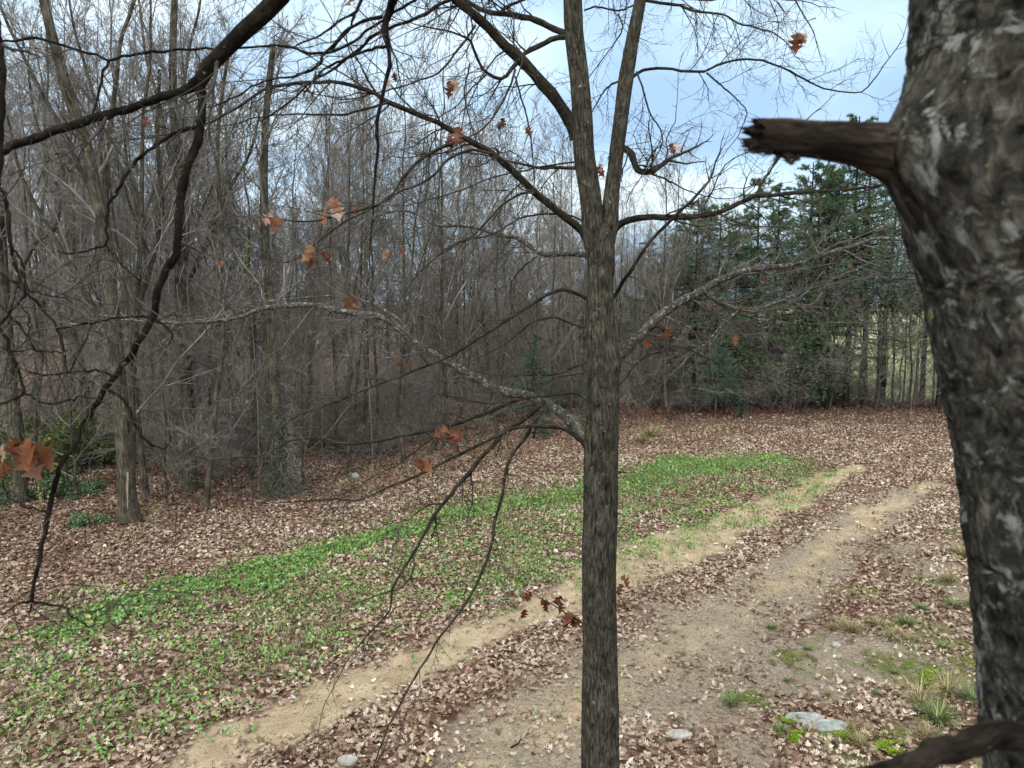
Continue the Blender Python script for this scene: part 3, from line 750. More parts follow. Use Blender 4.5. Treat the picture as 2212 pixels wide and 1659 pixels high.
# depth: the trunk stands plumb, so its forward distance follows the camera pitch
def plumb(L, n, by_=by):
    a = np.array(L, float); c = catmull(a, n); out = []; rr = []
    for x, y, w_ in c:
        p = P3(x, y, 1.0); k = (by_)/p[1]; out.append(P3(x, y, k)-g0); rr.append(w_/2*k/FP)
    return np.array(out), np.array(rr)
kn = []
for x, y, rad, h in ((1262, 1190, .07, .022), (1310, 1545, .09, .025), (1290, 1530, .05, .016), (1290, 858, .05, .02), (1303, 1003, .06, .02), (1334, 1040, .04, .014), (1325, 655, .06, .02), (1335, 780, .1, .03), (1266, 640, .05, .015), (1255, 940, .10, .03)):
    k = (by-.09)/P3(x, y, 1.0)[1]; p = P3(x, y, k)-g0; kn.append((p[0], p[1], p[2], rad, h))
C, R = plumb(TR, 420)
mb = MB(); ring_tube(mb, C, R*.97, 88, bark_disp(.0055, 85, kn, 3))
LS = [(1290, 560, 40), (1282, 510, 47), (1276, 430, 46), (1262, 335, 45), (1258, 250, 43), (1251, 165, 41), (1241, 80, 41), (1237, 0, 40), (1232, -150, 37), (1236, -320, 33), (1228, -520, 28), (1240, -760, 22), (1230, -1050, 14), (1236, -1350, 5)]
RS = [(1302, 560, 34), (1316, 490, 38), (1320, 430, 34), (1328, 365, 31), (1333, 320, 31), (1342, 250, 31), (1353, 165, 32), (1367, 83, 28), (1383, 0, 25), (1402, -120, 23), (1425, -300, 20), (1440, -500, 16), (1470, -760, 11), (1480, -1000, 5)]
Cl, Rl = plumb(LS, 260); Cr, Rr_ = plumb(RS, 260, by+.05)
ring_tube(mb, Cl, Rl, 48, bark_disp(.003, 85, (), 5)); ring_tube(mb, Cr, Rr_, 40, bark_disp(.003, 85, (), 6))
mb.build('trunk', M['oak'], OAK)

T_ = lambda pts, d0, d1, w0, w1, **k: trace(pts, d0, d1, w0, w1, **k)
d = D0
LB = {}
limbs = [
 # label, material, density, list of traces, kwargs
 ('thick upper left limb', 'oak_limb', 3.2, [T_([(1245, 300), (1230, 260), (1195, 207), (1168, 177), (1128, 130), (1088, 97), (1058, 63), (1021, 30), (978, -5), (930, -50), (860, -120), (770, -210)], d, 5.0, 27, 15),
    T_([(1027, 55), (1003, 89), (969, 134), (943, 161), (907, 173), (871, 187), (816, 199), (760, 215)], 5.4, 5.0, 5.5, 2.5),
    T_([(1015, 20), (1020, 60), (1018, 90)], 5.4, 5.3, 4, 2.5)], dict(L1=.7, up=-.25, curl=-.03)),
 ('upper limb arching left from the left stem', 'oak_limb', 3.6, [T_([(1222, 72), (1198, 63), (1155, 43), (1105, 32), (1061, 28), (1031, 17), (1005, 0), (970, -25), (900, -60)], d, 6.3, 14, 8),
    T_([(1078, 30), (1095, 15), (1130, 0), (1160, -15)], 6, 6.2, 8, 5)], dict(L1=.7, up=-.2, curl=-.03)),
 ('kinked limb below the arching one', 'oak_limb', 3.6, [T_([(1220, 80), (1195, 83), (1168, 97), (1138, 113), (1121, 130), (1105, 150), (1088, 170), (1070, 168), (1055, 160), (1038, 143), (1021, 100), (1011, 83), (980, 70), (945, 62), (915, 58)], d, 5.0, 12, 3),
    T_([(1113, 150), (1100, 190), (1080, 230), (1046, 276), (1003, 302), (960, 330)], 5.4, 5.2, 5, 3), T_([(1113, 165), (1125, 210), (1135, 240), (1148, 312), (1155, 393)], 5.4, 5.3, 4, 3),
    T_([(1050, 162), (1020, 190), (985, 230), (960, 245), (920, 270)], 5.3, 5, 4, 2), T_([(1015, 137), (1003, 204), (1015, 259), (1027, 298)], 5.2, 5.3, 3.5, 2.5)], dict(L1=.55, up=-.2, curl=-.03)),
 ('long dark limb slanting up to the left', 'oak_limb', 3.0, [T_([(1280, 545), (1258, 500), (1218, 467), (1161, 420), (1121, 383), (1071, 337), (1038, 317), (1005, 300), (955, 270), (905, 247), (838, 220), (805, 200), (738, 180), (680, 178), (617, 182), (567, 197), (500, 240), (430, 272), (370, 290)], d, 4.2, 19, 4, pw=.8, K=44),
    T_([(998, 303), (955, 317), (921, 337), (881, 370), (861, 400), (848, 420), (805, 447), (738, 463), (670, 478), (600, 474)], 4.95, 4.4, 8, 3), T_([(1060, 332), (1021, 323), (995, 330), (965, 347), (938, 377), (905, 400), (865, 413), (838, 430), (805, 450), (738, 483), (690, 520), (640, 560)], 5.05, 4.5, 6, 2.5),
    T_([(813, 202), (792, 168), (773, 130), (755, 100)], 4.6, 4.4, 5, 3), T_([(843, 220), (800, 232), (745, 247), (690, 248), (640, 247), (560, 252), (500, 270)], 4.7, 4.3, 6, 2.5),
    T_([(1155, 417), (1128, 417), (1098, 433), (1071, 457), (1048, 483), (1021, 510), (971, 533), (905, 590), (870, 640)], 5.35, 5.0, 5, 2)], dict(L1=.55, up=-.05)),
 ('slim level limb below the long dark one', 'oak_limb', 3.5, [T_([(1250, 363), (1205, 362), (1165, 363), (1138, 357), (1095, 348), (1050, 335), (1010, 330)], 5.9, 6.6, 8, 3), T_([(1240, 350), (1200, 355), (1150, 365), (1060, 385), (1000, 410), (930, 430), (880, 445)], 5.75, 5.4, 4, 2),
    T_([(1262, 480), (1238, 467), (1205, 462), (1138, 467), (1098, 487), (1055, 510), (1005, 520), (950, 550), (900, 590)], 5.75, 5.2, 4.5, 2)], dict(L1=.5)),
 ('pale grey limb pointing left below the fork', 'lichen_limb', 3.2, [T_([(1282, 560), (1262, 550), (1221, 547), (1171, 550), (1155, 537), (1115, 513), (1085, 510), (1021, 490), (971, 488), (938, 485), (905, 463), (860, 455), (800, 470)], 5.9, 7.4, 13, 4)], dict(L1=.7)),
 ('thin limb arching far down to the left', 'oak_limb', 3.0, [T_([(1290, 662), (1275, 650), (1251, 636), (1218, 625), (1191, 633), (1165, 646), (1121, 676), (1071, 706), (1021, 740), (971, 770), (938, 783), (871, 810), (805, 836), (738, 863), (680, 885), (640, 900), (600, 930), (575, 965)], 5.7, 4.7, 9, 2.5, K=40),
    T_([(1160, 553), (1138, 570), (1118, 590), (1105, 610), (1103, 633), (1105, 668)], 5.5, 5.5, 4, 3), T_([(1265, 706), (1238, 700), (1201, 686), (1178, 688), (1151, 696), (1125, 716), (1105, 733), (1060, 760), (1000, 790)], 5.7, 5.6, 5, 2)], dict(L1=.5, up=-.05)),
 ('big lichen covered limb sweeping left', 'lichen_limb', 2.8, [T_([(1285, 985), (1262, 945), (1240, 920), (1218, 896), (1188, 876), (1155, 860), (1131, 853), (1105, 850), (1071, 840), (1031, 820), (998, 800), (965, 780), (921, 756), (888, 733), (861, 710), (838, 693), (805, 681), (738, 672), (683, 660), (617, 660), (567, 666), (517, 686), (467, 693), (400, 698), (333, 696), (250, 690), (180, 700)], d, 7.4, 27, 4, pw=.75, K=60),
    T_([(888, 733), (871, 700), (838, 675), (800, 655), (738, 643), (700, 640), (640, 645), (560, 650)], 6.6, 7.0, 8, 3)], dict(L1=.9, up=.0)),
 ('slender branch running level to the left', 'oak_limb', 3.0, [T_([(1118, 863), (1088, 875), (1055, 890), (1021, 903), (971, 920), (905, 935), (871, 941), (805, 955), (738, 958), (683, 948), (638, 950), (600, 966), (560, 985), (500, 990)], 6.0, 5.3, 9, 3, K=36), T_([(1275, 872), (1258, 856), (1238, 848), (1205, 853), (1171, 857), (1130, 862), (1060, 872), (1000, 862), (940, 850)], 5.7, 5.6, 6, 2.5),
    T_([(1272, 780), (1245, 790), (1215, 806), (1188, 810), (1131, 811), (1090, 815)], 5.9, 6.2, 5, 3), T_([(1272, 800), (1238, 810), (1200, 817), (1160, 840)], 5.7, 5.8, 4, 2)], dict(L1=.5)),
 ('branch hanging down to the lower left', 'oak_limb', 2.4, [T_([(1175, 868), (1138, 900), (1111, 920), (1088, 933), (1065, 963), (1038, 990), (1015, 1020), (991, 1046), (971, 1073), (945, 1103), (918, 1150), (895, 1193), (871, 1230), (848, 1273), (841, 1320), (805, 1360), (758, 1416), (738, 1450)], 5.9, 4.9, 12, 2.5, K=40),
    T_([(893, 1198), (893, 1230), (881, 1256), (861, 1273), (818, 1285), (780, 1300)], 5.3, 5.1, 4, 2), T_([(958, 1088), (930, 1090), (900, 1108), (880, 1125)], 5.5, 5.4, 4, 2)], dict(L1=.35, up=-.3, curl=-.02, lev3=2)),
 ('reddish branch arching from the trunk crotch', 'oak_limb', 2.8, [T_([(1305, 1005), (1295, 996), (1271, 970), (1245, 943), (1218, 926), (1188, 921), (1155, 921), (1115, 925), (1091, 933), (1038, 960), (1005, 976), (955, 1000), (905, 1026), (838, 1053), (780, 1080), (720, 1078), (640, 1085)], 5.65, 4.9, 11, 2.5, K=36), T_([(958, 926), (925, 953), (888, 983), (855, 1006), (805, 1030), (765, 1056), (738, 1070)], 5.4, 5.0, 4, 2)], dict(L1=.4, up=-.1)),
 ('branch hanging nearly straight down left of the trunk', 'oak_limb', 1.6, [T_([(1170, 888), (1145, 926), (1135, 946), (1118, 966), (1101, 993), (1091, 1026), (1085, 1070), (1075, 1103), (1068, 1126), (1065, 1160), (1055, 1200), (1035, 1250), (1011, 1296), (985, 1333), (951, 1376), (928, 1413), (898, 1460), (871, 1510), (848, 1553), (828, 1596), (806, 1660)], 5.6, 4.6, 8, 3.5, K=44)], dict(L1=.28, up=-.5, curl=-.05, lev3=2, n2=4)),
 ('level limb on the right below the fork', 'oak_limb', 3.0, [T_([(1318, 512), (1328, 495), (1340, 483), (1371, 472), (1421, 469), (1476, 470), (1509, 467), (1559, 457), (1609, 433), (1633, 423), (1676, 421), (1726, 415), (1793, 413), (1843, 408), (1893, 401), (1940, 390)], d, 5.0, 16, 4, K=36), T_([(1628, 427), (1646, 397), (1663, 370), (1679, 347), (1700, 320)], 5.4, 5.4, 6, 4), T_([(1600, 437), (1640, 460), (1670, 500), (1700, 560)], 5.4, 5.4, 3, 2)], dict(L1=.6)),
 ('stout limb rising to the right', 'lichen_limb', 2.8, [T_([(1305, 815), (1325, 785), (1350, 758), (1383, 726), (1410, 697), (1440, 672), (1476, 648), (1496, 640), (1536, 616), (1576, 596), (1616, 583), (1663, 578), (1709, 573), (1760, 557), (1810, 541), (1855, 528), (1899, 513), (1970, 522)], d, 6.4, 31, 5, pw=.6, K=44),
    T_([(1519, 630), (1559, 656), (1599, 668), (1643, 668), (1676, 653), (1703, 651), (1726, 660), (1760, 656), (1776, 630), (1793, 606), (1830, 590)], 5.9, 6.3, 10, 4), T_([(1600, 668), (1590, 673), (1569, 696), (1546, 716), (1533, 735), (1500, 760)], 6.0, 5.8, 6, 3), T_([(1668, 578), (1690, 620), (1720, 680), (1760, 720), (1800, 750)], 6.0, 6.1, 4, 2)], dict(L1=.7)),
 ('twisted short limb under the stout right one', 'oak_limb', 4.0, [T_([(1400, 712), (1421, 703), (1441, 720), (1451, 740), (1435, 756), (1398, 768), (1370, 790), (1350, 820)], 5.8, 5.6, 10, 4), T_([(1450, 745), (1480, 752), (1520, 770), (1570, 790)], 5.7, 5.7, 5, 2)], dict(L1=.5)),
 ('dead straight branch slanting up right', 'stub', 1.2, [T_([(1312, 665), (1345, 610), (1371, 573), (1395, 533), (1420, 505), (1450, 475), (1476, 450), (1502, 426)], 5.65, 5.2, 8, 7)], dict(L1=.16, lev3=0, n2=2)),
 ('short crooked limb at the right stem', 'oak_limb', 4.5, [T_([(1338, 318), (1352, 322), (1364, 333), (1371, 353), (1381, 370), (1402, 372), (1415, 366)], 5.75, 5.5, 15, 13, K=14), T_([(1400, 373), (1440, 388), (1476, 408), (1510, 420), (1560, 430)], 5.5, 5.3, 4, 2), T_([(1410, 368), (1440, 340), (1440, 300), (1460, 260)], 5.5, 5.6, 3.5, 2)], dict(L1=.7, up=.05)),
 ('long airy limb reaching right against the sky', 'oak_limb', 2.8, [T_([(1362, 170), (1385, 153), (1408, 148), (1438, 148), (1476, 153), (1523, 155), (1543, 143), (1576, 133), (1616, 128), (1656, 133), (1693, 147), (1719, 160), (1753, 180), (1783, 193), (1813, 197), (1853, 200), (1876, 187), (1896, 162)], d, 5.4, 7, 2.5, K=36), T_([(1526, 157), (1549, 177), (1576, 200), (1599, 223), (1613, 240), (1609, 260), (1593, 297)], 5.6, 5.6, 4, 2)], dict(L1=.42, up=-.15, curl=.03)),
 ('top right limb above the airy one', 'oak_limb', 4.6, [T_([(1388, 0), (1440, 8), (1476, 14), (1503, 25), (1563, 32), (1593, 50), (1636, 60), (1676, 73), (1703, 97)], d, 5.3, 7, 2.5), T_([(1392, -10), (1470, -5), (1540, 0), (1600, -20), (1690, 0)], 5.8, 5.6, 6, 3), T_([(1404, -80), (1500, -90), (1600, -70), (1700, -20), (1740, 40)], 5.8, 6.2, 7, 3)], dict(L1=.6, up=-.2)),
 ('thin branches hanging between the two stems', 'oak_limb', 3.6, [T_([(1262, 22), (1288, 15), (1335, 23), (1371, 10)], 5.7, 5.7, 4, 4), T_([(1340, 175), (1325, 180), (1305, 197), (1291, 220), (1278, 243)], 5.7, 5.5, 5, 2.5), T_([(1375, 155), (1388, 190), (1405, 247), (1425, 277), (1431, 307), (1418, 337), (1401, 362)], 5.6, 5.3, 4, 3), T_([(1335, 30), (1345, 60), (1330, 90), (1300, 130), (1270, 170)], 5.6, 5.5, 3.5, 2)], dict(L1=.45, up=-.2)),
 ('branch of the crown above the view on the left', 'oak_limb', 5.0, [T_([(1232, -80), (1180, -110), (1100, -120), (1020, -100), (940, -60), (890, -20)], d, 5.2, 12, 4), T_([(1240, -200), (1150, -260), (1000, -260), (880, -180), (800, -100)], d, 4.9, 12, 4)], dict(L1=.8, up=-.45, curl=-.05)),
 ('branch of the crown above the view on the right', 'oak_limb', 5.0, [T_([(1410, -140), (1450, -160), (1520, -140), (1590, -90), (1640, -30)], d, 5.9, 10, 3), T_([(1240, -120), (1290, -110), (1330, -60), (1350, -10)], 5.7, 5.5, 8, 3)], dict(L1=.6, up=-.45, curl=-.05)),
]
for i, (lb, mt, dn, tr, kw) in enumerate(limbs):
    limb(OAK, g0, tr, M[mt], dn*2.0, rng, lb, **kw)
# a splinter on the right of the trunk
mb = MB(); P_, r_ = T_([(1325, 1018), (1345, 1020), (1366, 1021)], 5.65, 5.6, 4, 1.5, K=6); tubes(mb, (P_-g0)[None], r_[None], 6); mb.build('spike', M['stub'], OAK)
for x, y, dd, n, s, mt, lb in ((716, 462, 4.45, 3, .12, 'oakleaf', None), (602, 487, 4.4, 2, .11, 'oakleaf', None), (680, 553, 4.5, 4, .09, 'oakleaf', None), (858, 566, 5.0, 2, .07, 'oakleaf', None), (768, 665, 6.7, 3, .12, 'oakleaf', 'two tone leaf cluster on the lichen limb'),
      (975, 203, 5.2, 3, .085, 'oakleaf', None), (980, 322, 4.95, 2, .12, 'darkleaf', 'dark red leaves'), (1131, 303, 5.3, 1, .065, 'oakleaf', None), (1303, 378, 5.6, 2, .07, 'oakleaf', None), (1460, 330, 5.4, 2, .085, 'oakleaf', None), (1724, 95, 5.3, 4, .11, 'oakleaf', None), (1543, 8, 5.6, 2, .085, 'darkleaf', None),
      (1262, 902, 5.6, 1, .075, 'darkleaf', None), (970, 945, 5.1, 4, .10, 'darkleaf', None), (907, 1003, 5.0, 2, .10, 'oakleaf', None), (878, 818, 5.2, 2, .06, 'oakleaf', None), (1588, 745, 5.6, 1, .08, 'oakleaf', None), (1408, 752, 5.6, 1, .09, 'oakleaf', None), (1436, 740, 5.6, 1, .08, 'oakleaf', None), (1548, 664, 5.9, 1, .075, 'oakleaf', None),
      (1605, 680, 5.9, 1, .06, 'oakleaf', None), (846, 187, 4.9, 2, .06, 'oakleaf', None), (1082, 270, 5.2, 2, .06, 'darkleaf', None), (768, 477, 4.9, 2, .05, 'oakleaf', None), (458, 582, 4.4, 1, .04, 'oakleaf', None), (1840, 590, 6.3, 1, .06, 'oakleaf', None), (1650, 610, 6.0, 2, .05, 'oakleaf', None)):
    mb = MB(); c = P3(x, y-22, dd)-g0; hanging(mb, c, n, s*1.06, rng, .026)
    st_ = np.array([c+rng.normal(0, .004, 3)+np.array([.02*k, 0, .03*k-.01*k*k*.2])*(1 if x > 1296 else 1) for k in range(7)]); tubes(mb, st_[None], np.linspace(.0014, .003, 7)[None], 4)
    o = mb.build('leaf_cluster', M[mt], OAK)
    if lb: o['label'] = lb
# sprout of rusty leaves behind the trunk
mb = MB(); P_, r_ = T_([(1320, 1395), (1262, 1350), (1225, 1325), (1190, 1305), (1160, 1290)], 6.1, 5.9, 3.5, 2, K=12); tubes(mb, (P_-g0)[None], r_[None], 5); sp = mb.build('sprout', M['oak_limb'], OAK)
for x, y, n in ((1137, 1300, 1), (1143, 1335, 1), (1168, 1312, 2), (1207, 1302, 3), (1240, 1335, 3), (1255, 1350, 2), (1342, 1262, 1), (1340, 1290, 1)):
    mb = MB(); hanging(mb, P3(x, y-16, 5.95)-g0, n, .115, rng, .03); mb.build('leaf_cluster', M['darkleaf'], sp)

# ------------------------------------------------------------------ the near oak (right) with its branches reaching over the camera
rng = np.random.default_rng(5)
ND = .95
edge = [(1985, -900), (1975, -500), (1970, -200), (1965, 0), (1960, 100), (1955, 160), (1943, 230), (1936, 300), (1938, 380), (1955, 460), (1990, 560), (2018, 700), (2045, 800), (2072, 950), (2088, 1100), (2106, 1200), (2118, 1320), (2133, 1450), (2150, 1659), (2175, 1900)]
a = catmull(np.array([(x, y, 0) for x, y in edge], float), 420)
C = np.array([P3(x+300, y, ND) for x, y, _ in a])
# run on down to the ground and up beyond the frame
lo = C[-1]; dirn = nrm((C[-1]-C[-20])[None])[0]
low = [lo+np.array([.11*(lo[2]-zq), .02*(lo[2]-zq), 0])*1.0+np.array([0, 0, zq-lo[2]]) for zq in np.linspace(lo[2]-.03, 0.0, 60)]
up_ = [C[0]+np.array([.02*k, -.02*k, .06*k]) for k in range(45, 0, -1)]
C2 = np.array(list(up_)+list(C)+low)[::-1]
R2 = np.interp(C2[:, 2], [0, .4, 1.5, 5.2, 6.4, 9], [.27, .225, .2, .158, .15, .13])
nb = np.array([C2[-1][0]*0+C2[0][0], C2[0][1], 0.0]); nb[2] = hz(nb[0], nb[1])
NEAR = empty('oak_tree', tuple(nb), 'large dark blurred trunk leaning at the right edge close to the camera', 'tree')
mb = MB()
kn = [tuple(P3(1945, 335, .93)-nb)+(.06, .045), tuple(P3(1955, 260, .91)-nb)+(.055, .022), tuple(P3(1975, 400, .88)-nb)+(.05, .018), tuple(P3(2100, 330, .82)-nb)+(.07, .014), tuple(P3(2150, 460, .80)-nb)+(.06, .012), tuple(P3(2010, 520, .86)-nb)+(.05, .008), tuple(P3(2140, 1240, .86)-nb)+(.05, .01)]
def nd(dirs, ln, X, Rr):
    f1 = bark_disp(.0055, 40, kn, 9, .6)(dirs, ln, X, Rr)
    q = X.reshape(-1, 3); return f1+(.012*(fbm(q*9, 3, 12)-.5)+.004*(fbm(q*60, 2, 14)-.5)).reshape(Rr.shape)
ring_tube(mb, C2-nb, R2, 260, nd)
tr_near = mb.build('trunk', M['near'], NEAR)

# broken stub
mb = MB(); K = 40; S_ = 44
pc = catmull(np.array([(2060, 385, .99), (1985, 355, .965), (1925, 330, .945), (1850, 312, .925), (1760, 302, .905), (1700, 297, .895), (1628, 290, .88)], float), K)
C = np.array([P3(x, y, q) for x, y, q in pc]); wv = np.interp(pc[:, 0], [1628, 1690, 1760, 1850, 1925, 1985], [66, 80, 78, 92, 122, 150])
Rv = wv/2*pc[:, 2]/FP
T = nrm(np.gradient(C, axis=0)); U_ = nrm(np.cross(T, [0, 0, 1.])); V_ = np.cross(T, U_)
th = np.arange(S_)/S_*2*math.pi
Dd = np.cos(th)[None, :, None]*U_[:, None]+np.sin(th)[None, :, None]*V_[:, None]
q = np.stack([np.cos(th)[None]+0*Rv[:, None], np.sin(th)[None]+0*Rv[:, None], np.linspace(0, 1, K)[:, None]+0*th[None]], -1).reshape(-1, 3)
dr = 1+.16*(fbm(q*3.2, 3, 3).reshape(K, S_)-.5)+.10*(fbm(q*np.array([6, 6, 1.5]), 3, 4).reshape(K, S_)-.5)
Xs = C[:, None]+(Rv[:, None]*dr)[..., None]*Dd
jag = (hash3(np.arange(S_), np.arange(S_)*3, np.arange(S_)*0)-.5)*.022+.016*(fbm(np.stack([np.cos(th), np.sin(th), 0*th], -1)*2.2, 2, 8)-.5)
wj = sstep(.86, 1., np.linspace(0, 1, K))
Xs = Xs+(wj[:, None]*jag[None])[..., None]*T[:, None]
Bk = np.stack([Rv[:, None]*np.cos(th)[None], Rv[:, None]*np.sin(th)[None], np.linspace(0, .2, K)[:, None]+0*th[None]], -1)
I_ = np.arange(K-1)[:, None]*S_+np.arange(S_)[None]; J_ = np.arange(K-1)[:, None]*S_+(np.arange(S_)[None]+1) % S_
mb.add(Xs.reshape(-1, 3)-nb, q=np.stack([I_, J_, J_+S_, I_+S_], -1), at={'bark': Bk.reshape(-1, 3)})
inn = C[-1]-T[-1]*.012; rim = Xs[-1]; mid = inn+(rim-C[-1])*.45
vv = np.vstack([rim, mid, inn[None]])-nb; k_ = np.arange(S_); k2 = (k_+1) % S_
mb.add(vv, q=np.stack([k_, k2, S_+k2, S_+k_], -1), t=np.stack([S_+k_, S_+k2, np.full(S_, 2*S_)], -1), at={'bark': vv*1.0})
for x0, y0, x1, y1, w0 in ((1660, 318, 1597, 324, 9), (1650, 300, 1608, 303, 6), (1655, 265, 1612, 262, 7), (1650, 283, 1615, 280, 5), (1665, 325, 1630, 332, 5)):
    P_, r_ = trace([(x0, y0), ((x0+x1)/2, (y0+y1)/2+2), (x1, y1)], .88, .875, w0*1.6, 1.5, K=6); tubes(mb, (P_-nb)[None], r_[None], 5)
for x0, y0, x1, y1, w0 in ((1690, 330, 1712, 358, 16), (1675, 330, 1665, 350, 9), (1700, 332, 1728, 345, 10), (1765, 338, 1762, 350, 5), (1720, 335, 1700, 352, 10)):
    P_, r_ = trace([(x0, y0), ((x0+x1)/2+2, (y0+y1)/2), (x1, y1)], .89, .89, w0*1.3, 2, K=6); tubes(mb, (P_-nb)[None], r_[None], 5)
o = mb.build('branch_stub', M['stub'], NEAR); o['label'] = 'thick broken dead branch stub with a jagged end'
# lower branch crossing in front of the trunk
P_, r_ = trace([(2560, 1560), (2400, 1545), (2290, 1553), (2212, 1580), (2120, 1602), (2040, 1622), (1960, 1655), (1880, 1690), (1790, 1740), (1680, 1840)], .85, .60, 70, 46, K=34)
mb = MB(); tubes(mb, (P_-nb)[None], r_[None], 20); o = mb.build('limb', M['near_limb'], NEAR); o['label'] = 'dark blurred branch crossing the bottom right corner'

def nlimb(traces, dens, label, **kw): return limb(NEAR, nb, traces, M['near_limb'], dens, rng, label, sides=14, tip_=False, **kw)
def n3(pts, K=40, w=None):
    """explicit (x, y, depth, width px at that depth)"""
    a = catmull(np.array([(x, y, q*300) for x, y, q, _ in pts], float), K)
    s_in = np.linspace(0, 1, len(pts)); raw = np.array(pts, float)
    seg = np.concatenate([[0], np.cumsum(np.linalg.norm(np.diff(np.array([(x, y, q*300) for x, y, q, _ in pts]), axis=0), axis=1))]); seg /= seg[-1]
    wv = np.interp(np.linspace(0, 1, K), seg, raw[:, 3])
    P = np.array([P3(x, y, q/300) for x, y, q in a]); r = wv/2*a[:, 2]/300/FP
    rg = np.random.default_rng(int(abs(pts[0][0]))+3)
    P = P+rg.normal(0, .0018, P.shape); r = r*(1+.07*rg.normal(size=K))
    return P, r
main = n3([(2250, -880, .98, 90), (1900, -900, 1.1, 78), (1500, -700, 1.35, 62), (1050, -400, 1.7, 50), (760, -190, 2.0, 42), (605, -10, 2.2, 38), (573, 30, 2.2, 38), (533, 63, 2.2, 36), (500, 93, 2.2, 37), (467, 127, 2.2, 34), (443, 152, 2.2, 34), (427, 182, 2.2, 30)], 60)
armL = n3([(432, 175, 2.2, 26), (390, 197, 2.2, 19), (333, 213, 2.18, 17), (283, 233, 2.15, 18), (200, 257, 2.1, 18), (150, 273, 2.08, 18), (100, 290, 2.05, 18), (33, 313, 2.0, 19), (-20, 335, 1.95, 18), (-120, 360, 1.9, 14)], 40)
armD = n3([(430, 165, 2.2, 26), (436, 217, 2.2, 20), (433, 283, 2.2, 18), (422, 320, 2.2, 18), (407, 360, 2.2, 18), (393, 410, 2.2, 19), (387, 470, 2.2, 17), (382, 553, 2.2, 16), (363, 577, 2.2, 16), (347, 610, 2.2, 15), (337, 646, 2.2, 15), (330, 686, 2.2, 15), (307, 726, 2.15, 13), (287, 760, 2.15, 13), (260, 796, 2.15, 13), (233, 833, 2.1, 12), (213, 866, 2.1, 12), (187, 906, 2.1, 12), (167, 950, 2.1, 11), (133, 1000, 2.05, 10.5), (117, 1046, 2.05, 10.5), (105, 1106, 2.05, 10), (87, 1200, 2.0, 9), (73, 1256, 2.0, 8.5), (67, 1300, 2.0, 8)], 80)
br = [n3([(67, 1298, 2.0, 7), (47, 1303, 2.0, 5), (17, 1320, 2.0, 4), (-30, 1340, 2.0, 3)], 12), n3([(67, 1298, 2.0, 7), (100, 1306, 2.0, 6), (137, 1311, 2.0, 5), (150, 1325, 2.0, 4.5), (167, 1340, 2.0, 4), (200, 1355, 2.0, 3), (208, 1320, 2.05, 2)], 20), n3([(68, 1305, 2.0, 5), (66, 1320, 2.0, 3), (62, 1335, 2.0, 2)], 8),
  n3([(423, 277, 2.2, 9), (393, 280, 2.2, 9), (360, 297, 2.2, 9), (317, 327, 2.15, 8), (283, 360, 2.15, 8), (257, 407, 2.1, 8), (237, 440, 2.1, 7), (230, 483, 2.1, 6), (227, 528, 2.1, 5), (190, 540, 2.05, 4), (150, 549, 2.0, 4), (120, 540, 2.0, 3)], 36),
  n3([(227, 528, 2.1, 5), (255, 560, 2.1, 4), (283, 590, 2.1, 4), (305, 605, 2.1, 4), (303, 590, 2.1, 2.5)], 16),
  n3([(325, 686, 2.2, 7), (300, 683, 2.2, 5), (267, 685, 2.2, 5), (233, 690, 2.15, 5), (183, 700, 2.1, 5), (123, 710, 2.1, 6)], 20), n3([(335, 690, 2.2, 6), (355, 703, 2.2, 5), (372, 722, 2.2, 4), (362, 748, 2.2, 3)], 12),
  n3([(243, 812, 2.15, 7), (217, 801, 2.15, 5), (183, 801, 2.1, 5), (143, 806, 2.1, 5), (100, 810, 2.1, 4), (67, 803, 2.1, 3)], 20), n3([(150, 806, 2.1, 4), (160, 780, 2.1, 4), (185, 735, 2.2, 4), (200, 700, 2.3, 3)], 12),
  n3([(233, 843, 2.1, 7), (253, 853, 2.1, 6), (277, 876, 2.1, 6), (293, 920, 2.1, 6), (310, 946, 2.1, 5), (347, 970, 2.1, 5), (363, 963, 2.1, 5), (370, 950, 2.1, 4), (363, 930, 2.1, 2.5)], 30),
  n3([(105, 1108, 2.05, 5), (80, 1102, 2.05, 4), (45, 1090, 2.05, 4), (15, 1070, 2.05, 3), (5, 1030, 2.0, 2)], 16)]
nlimb([main], .8, 'thick dark limb crossing the top left', L1=.5, lev3=2, tmin=.65)
nlimb([armL], 2.0, 'dark arm reaching to the left edge', L1=.3, lev3=2, tmin=.1)
o = nlimb([armD]+br, .9, 'long dark branch hanging down the left side', L1=.2, lev3=2, n2=3, tmin=.05)
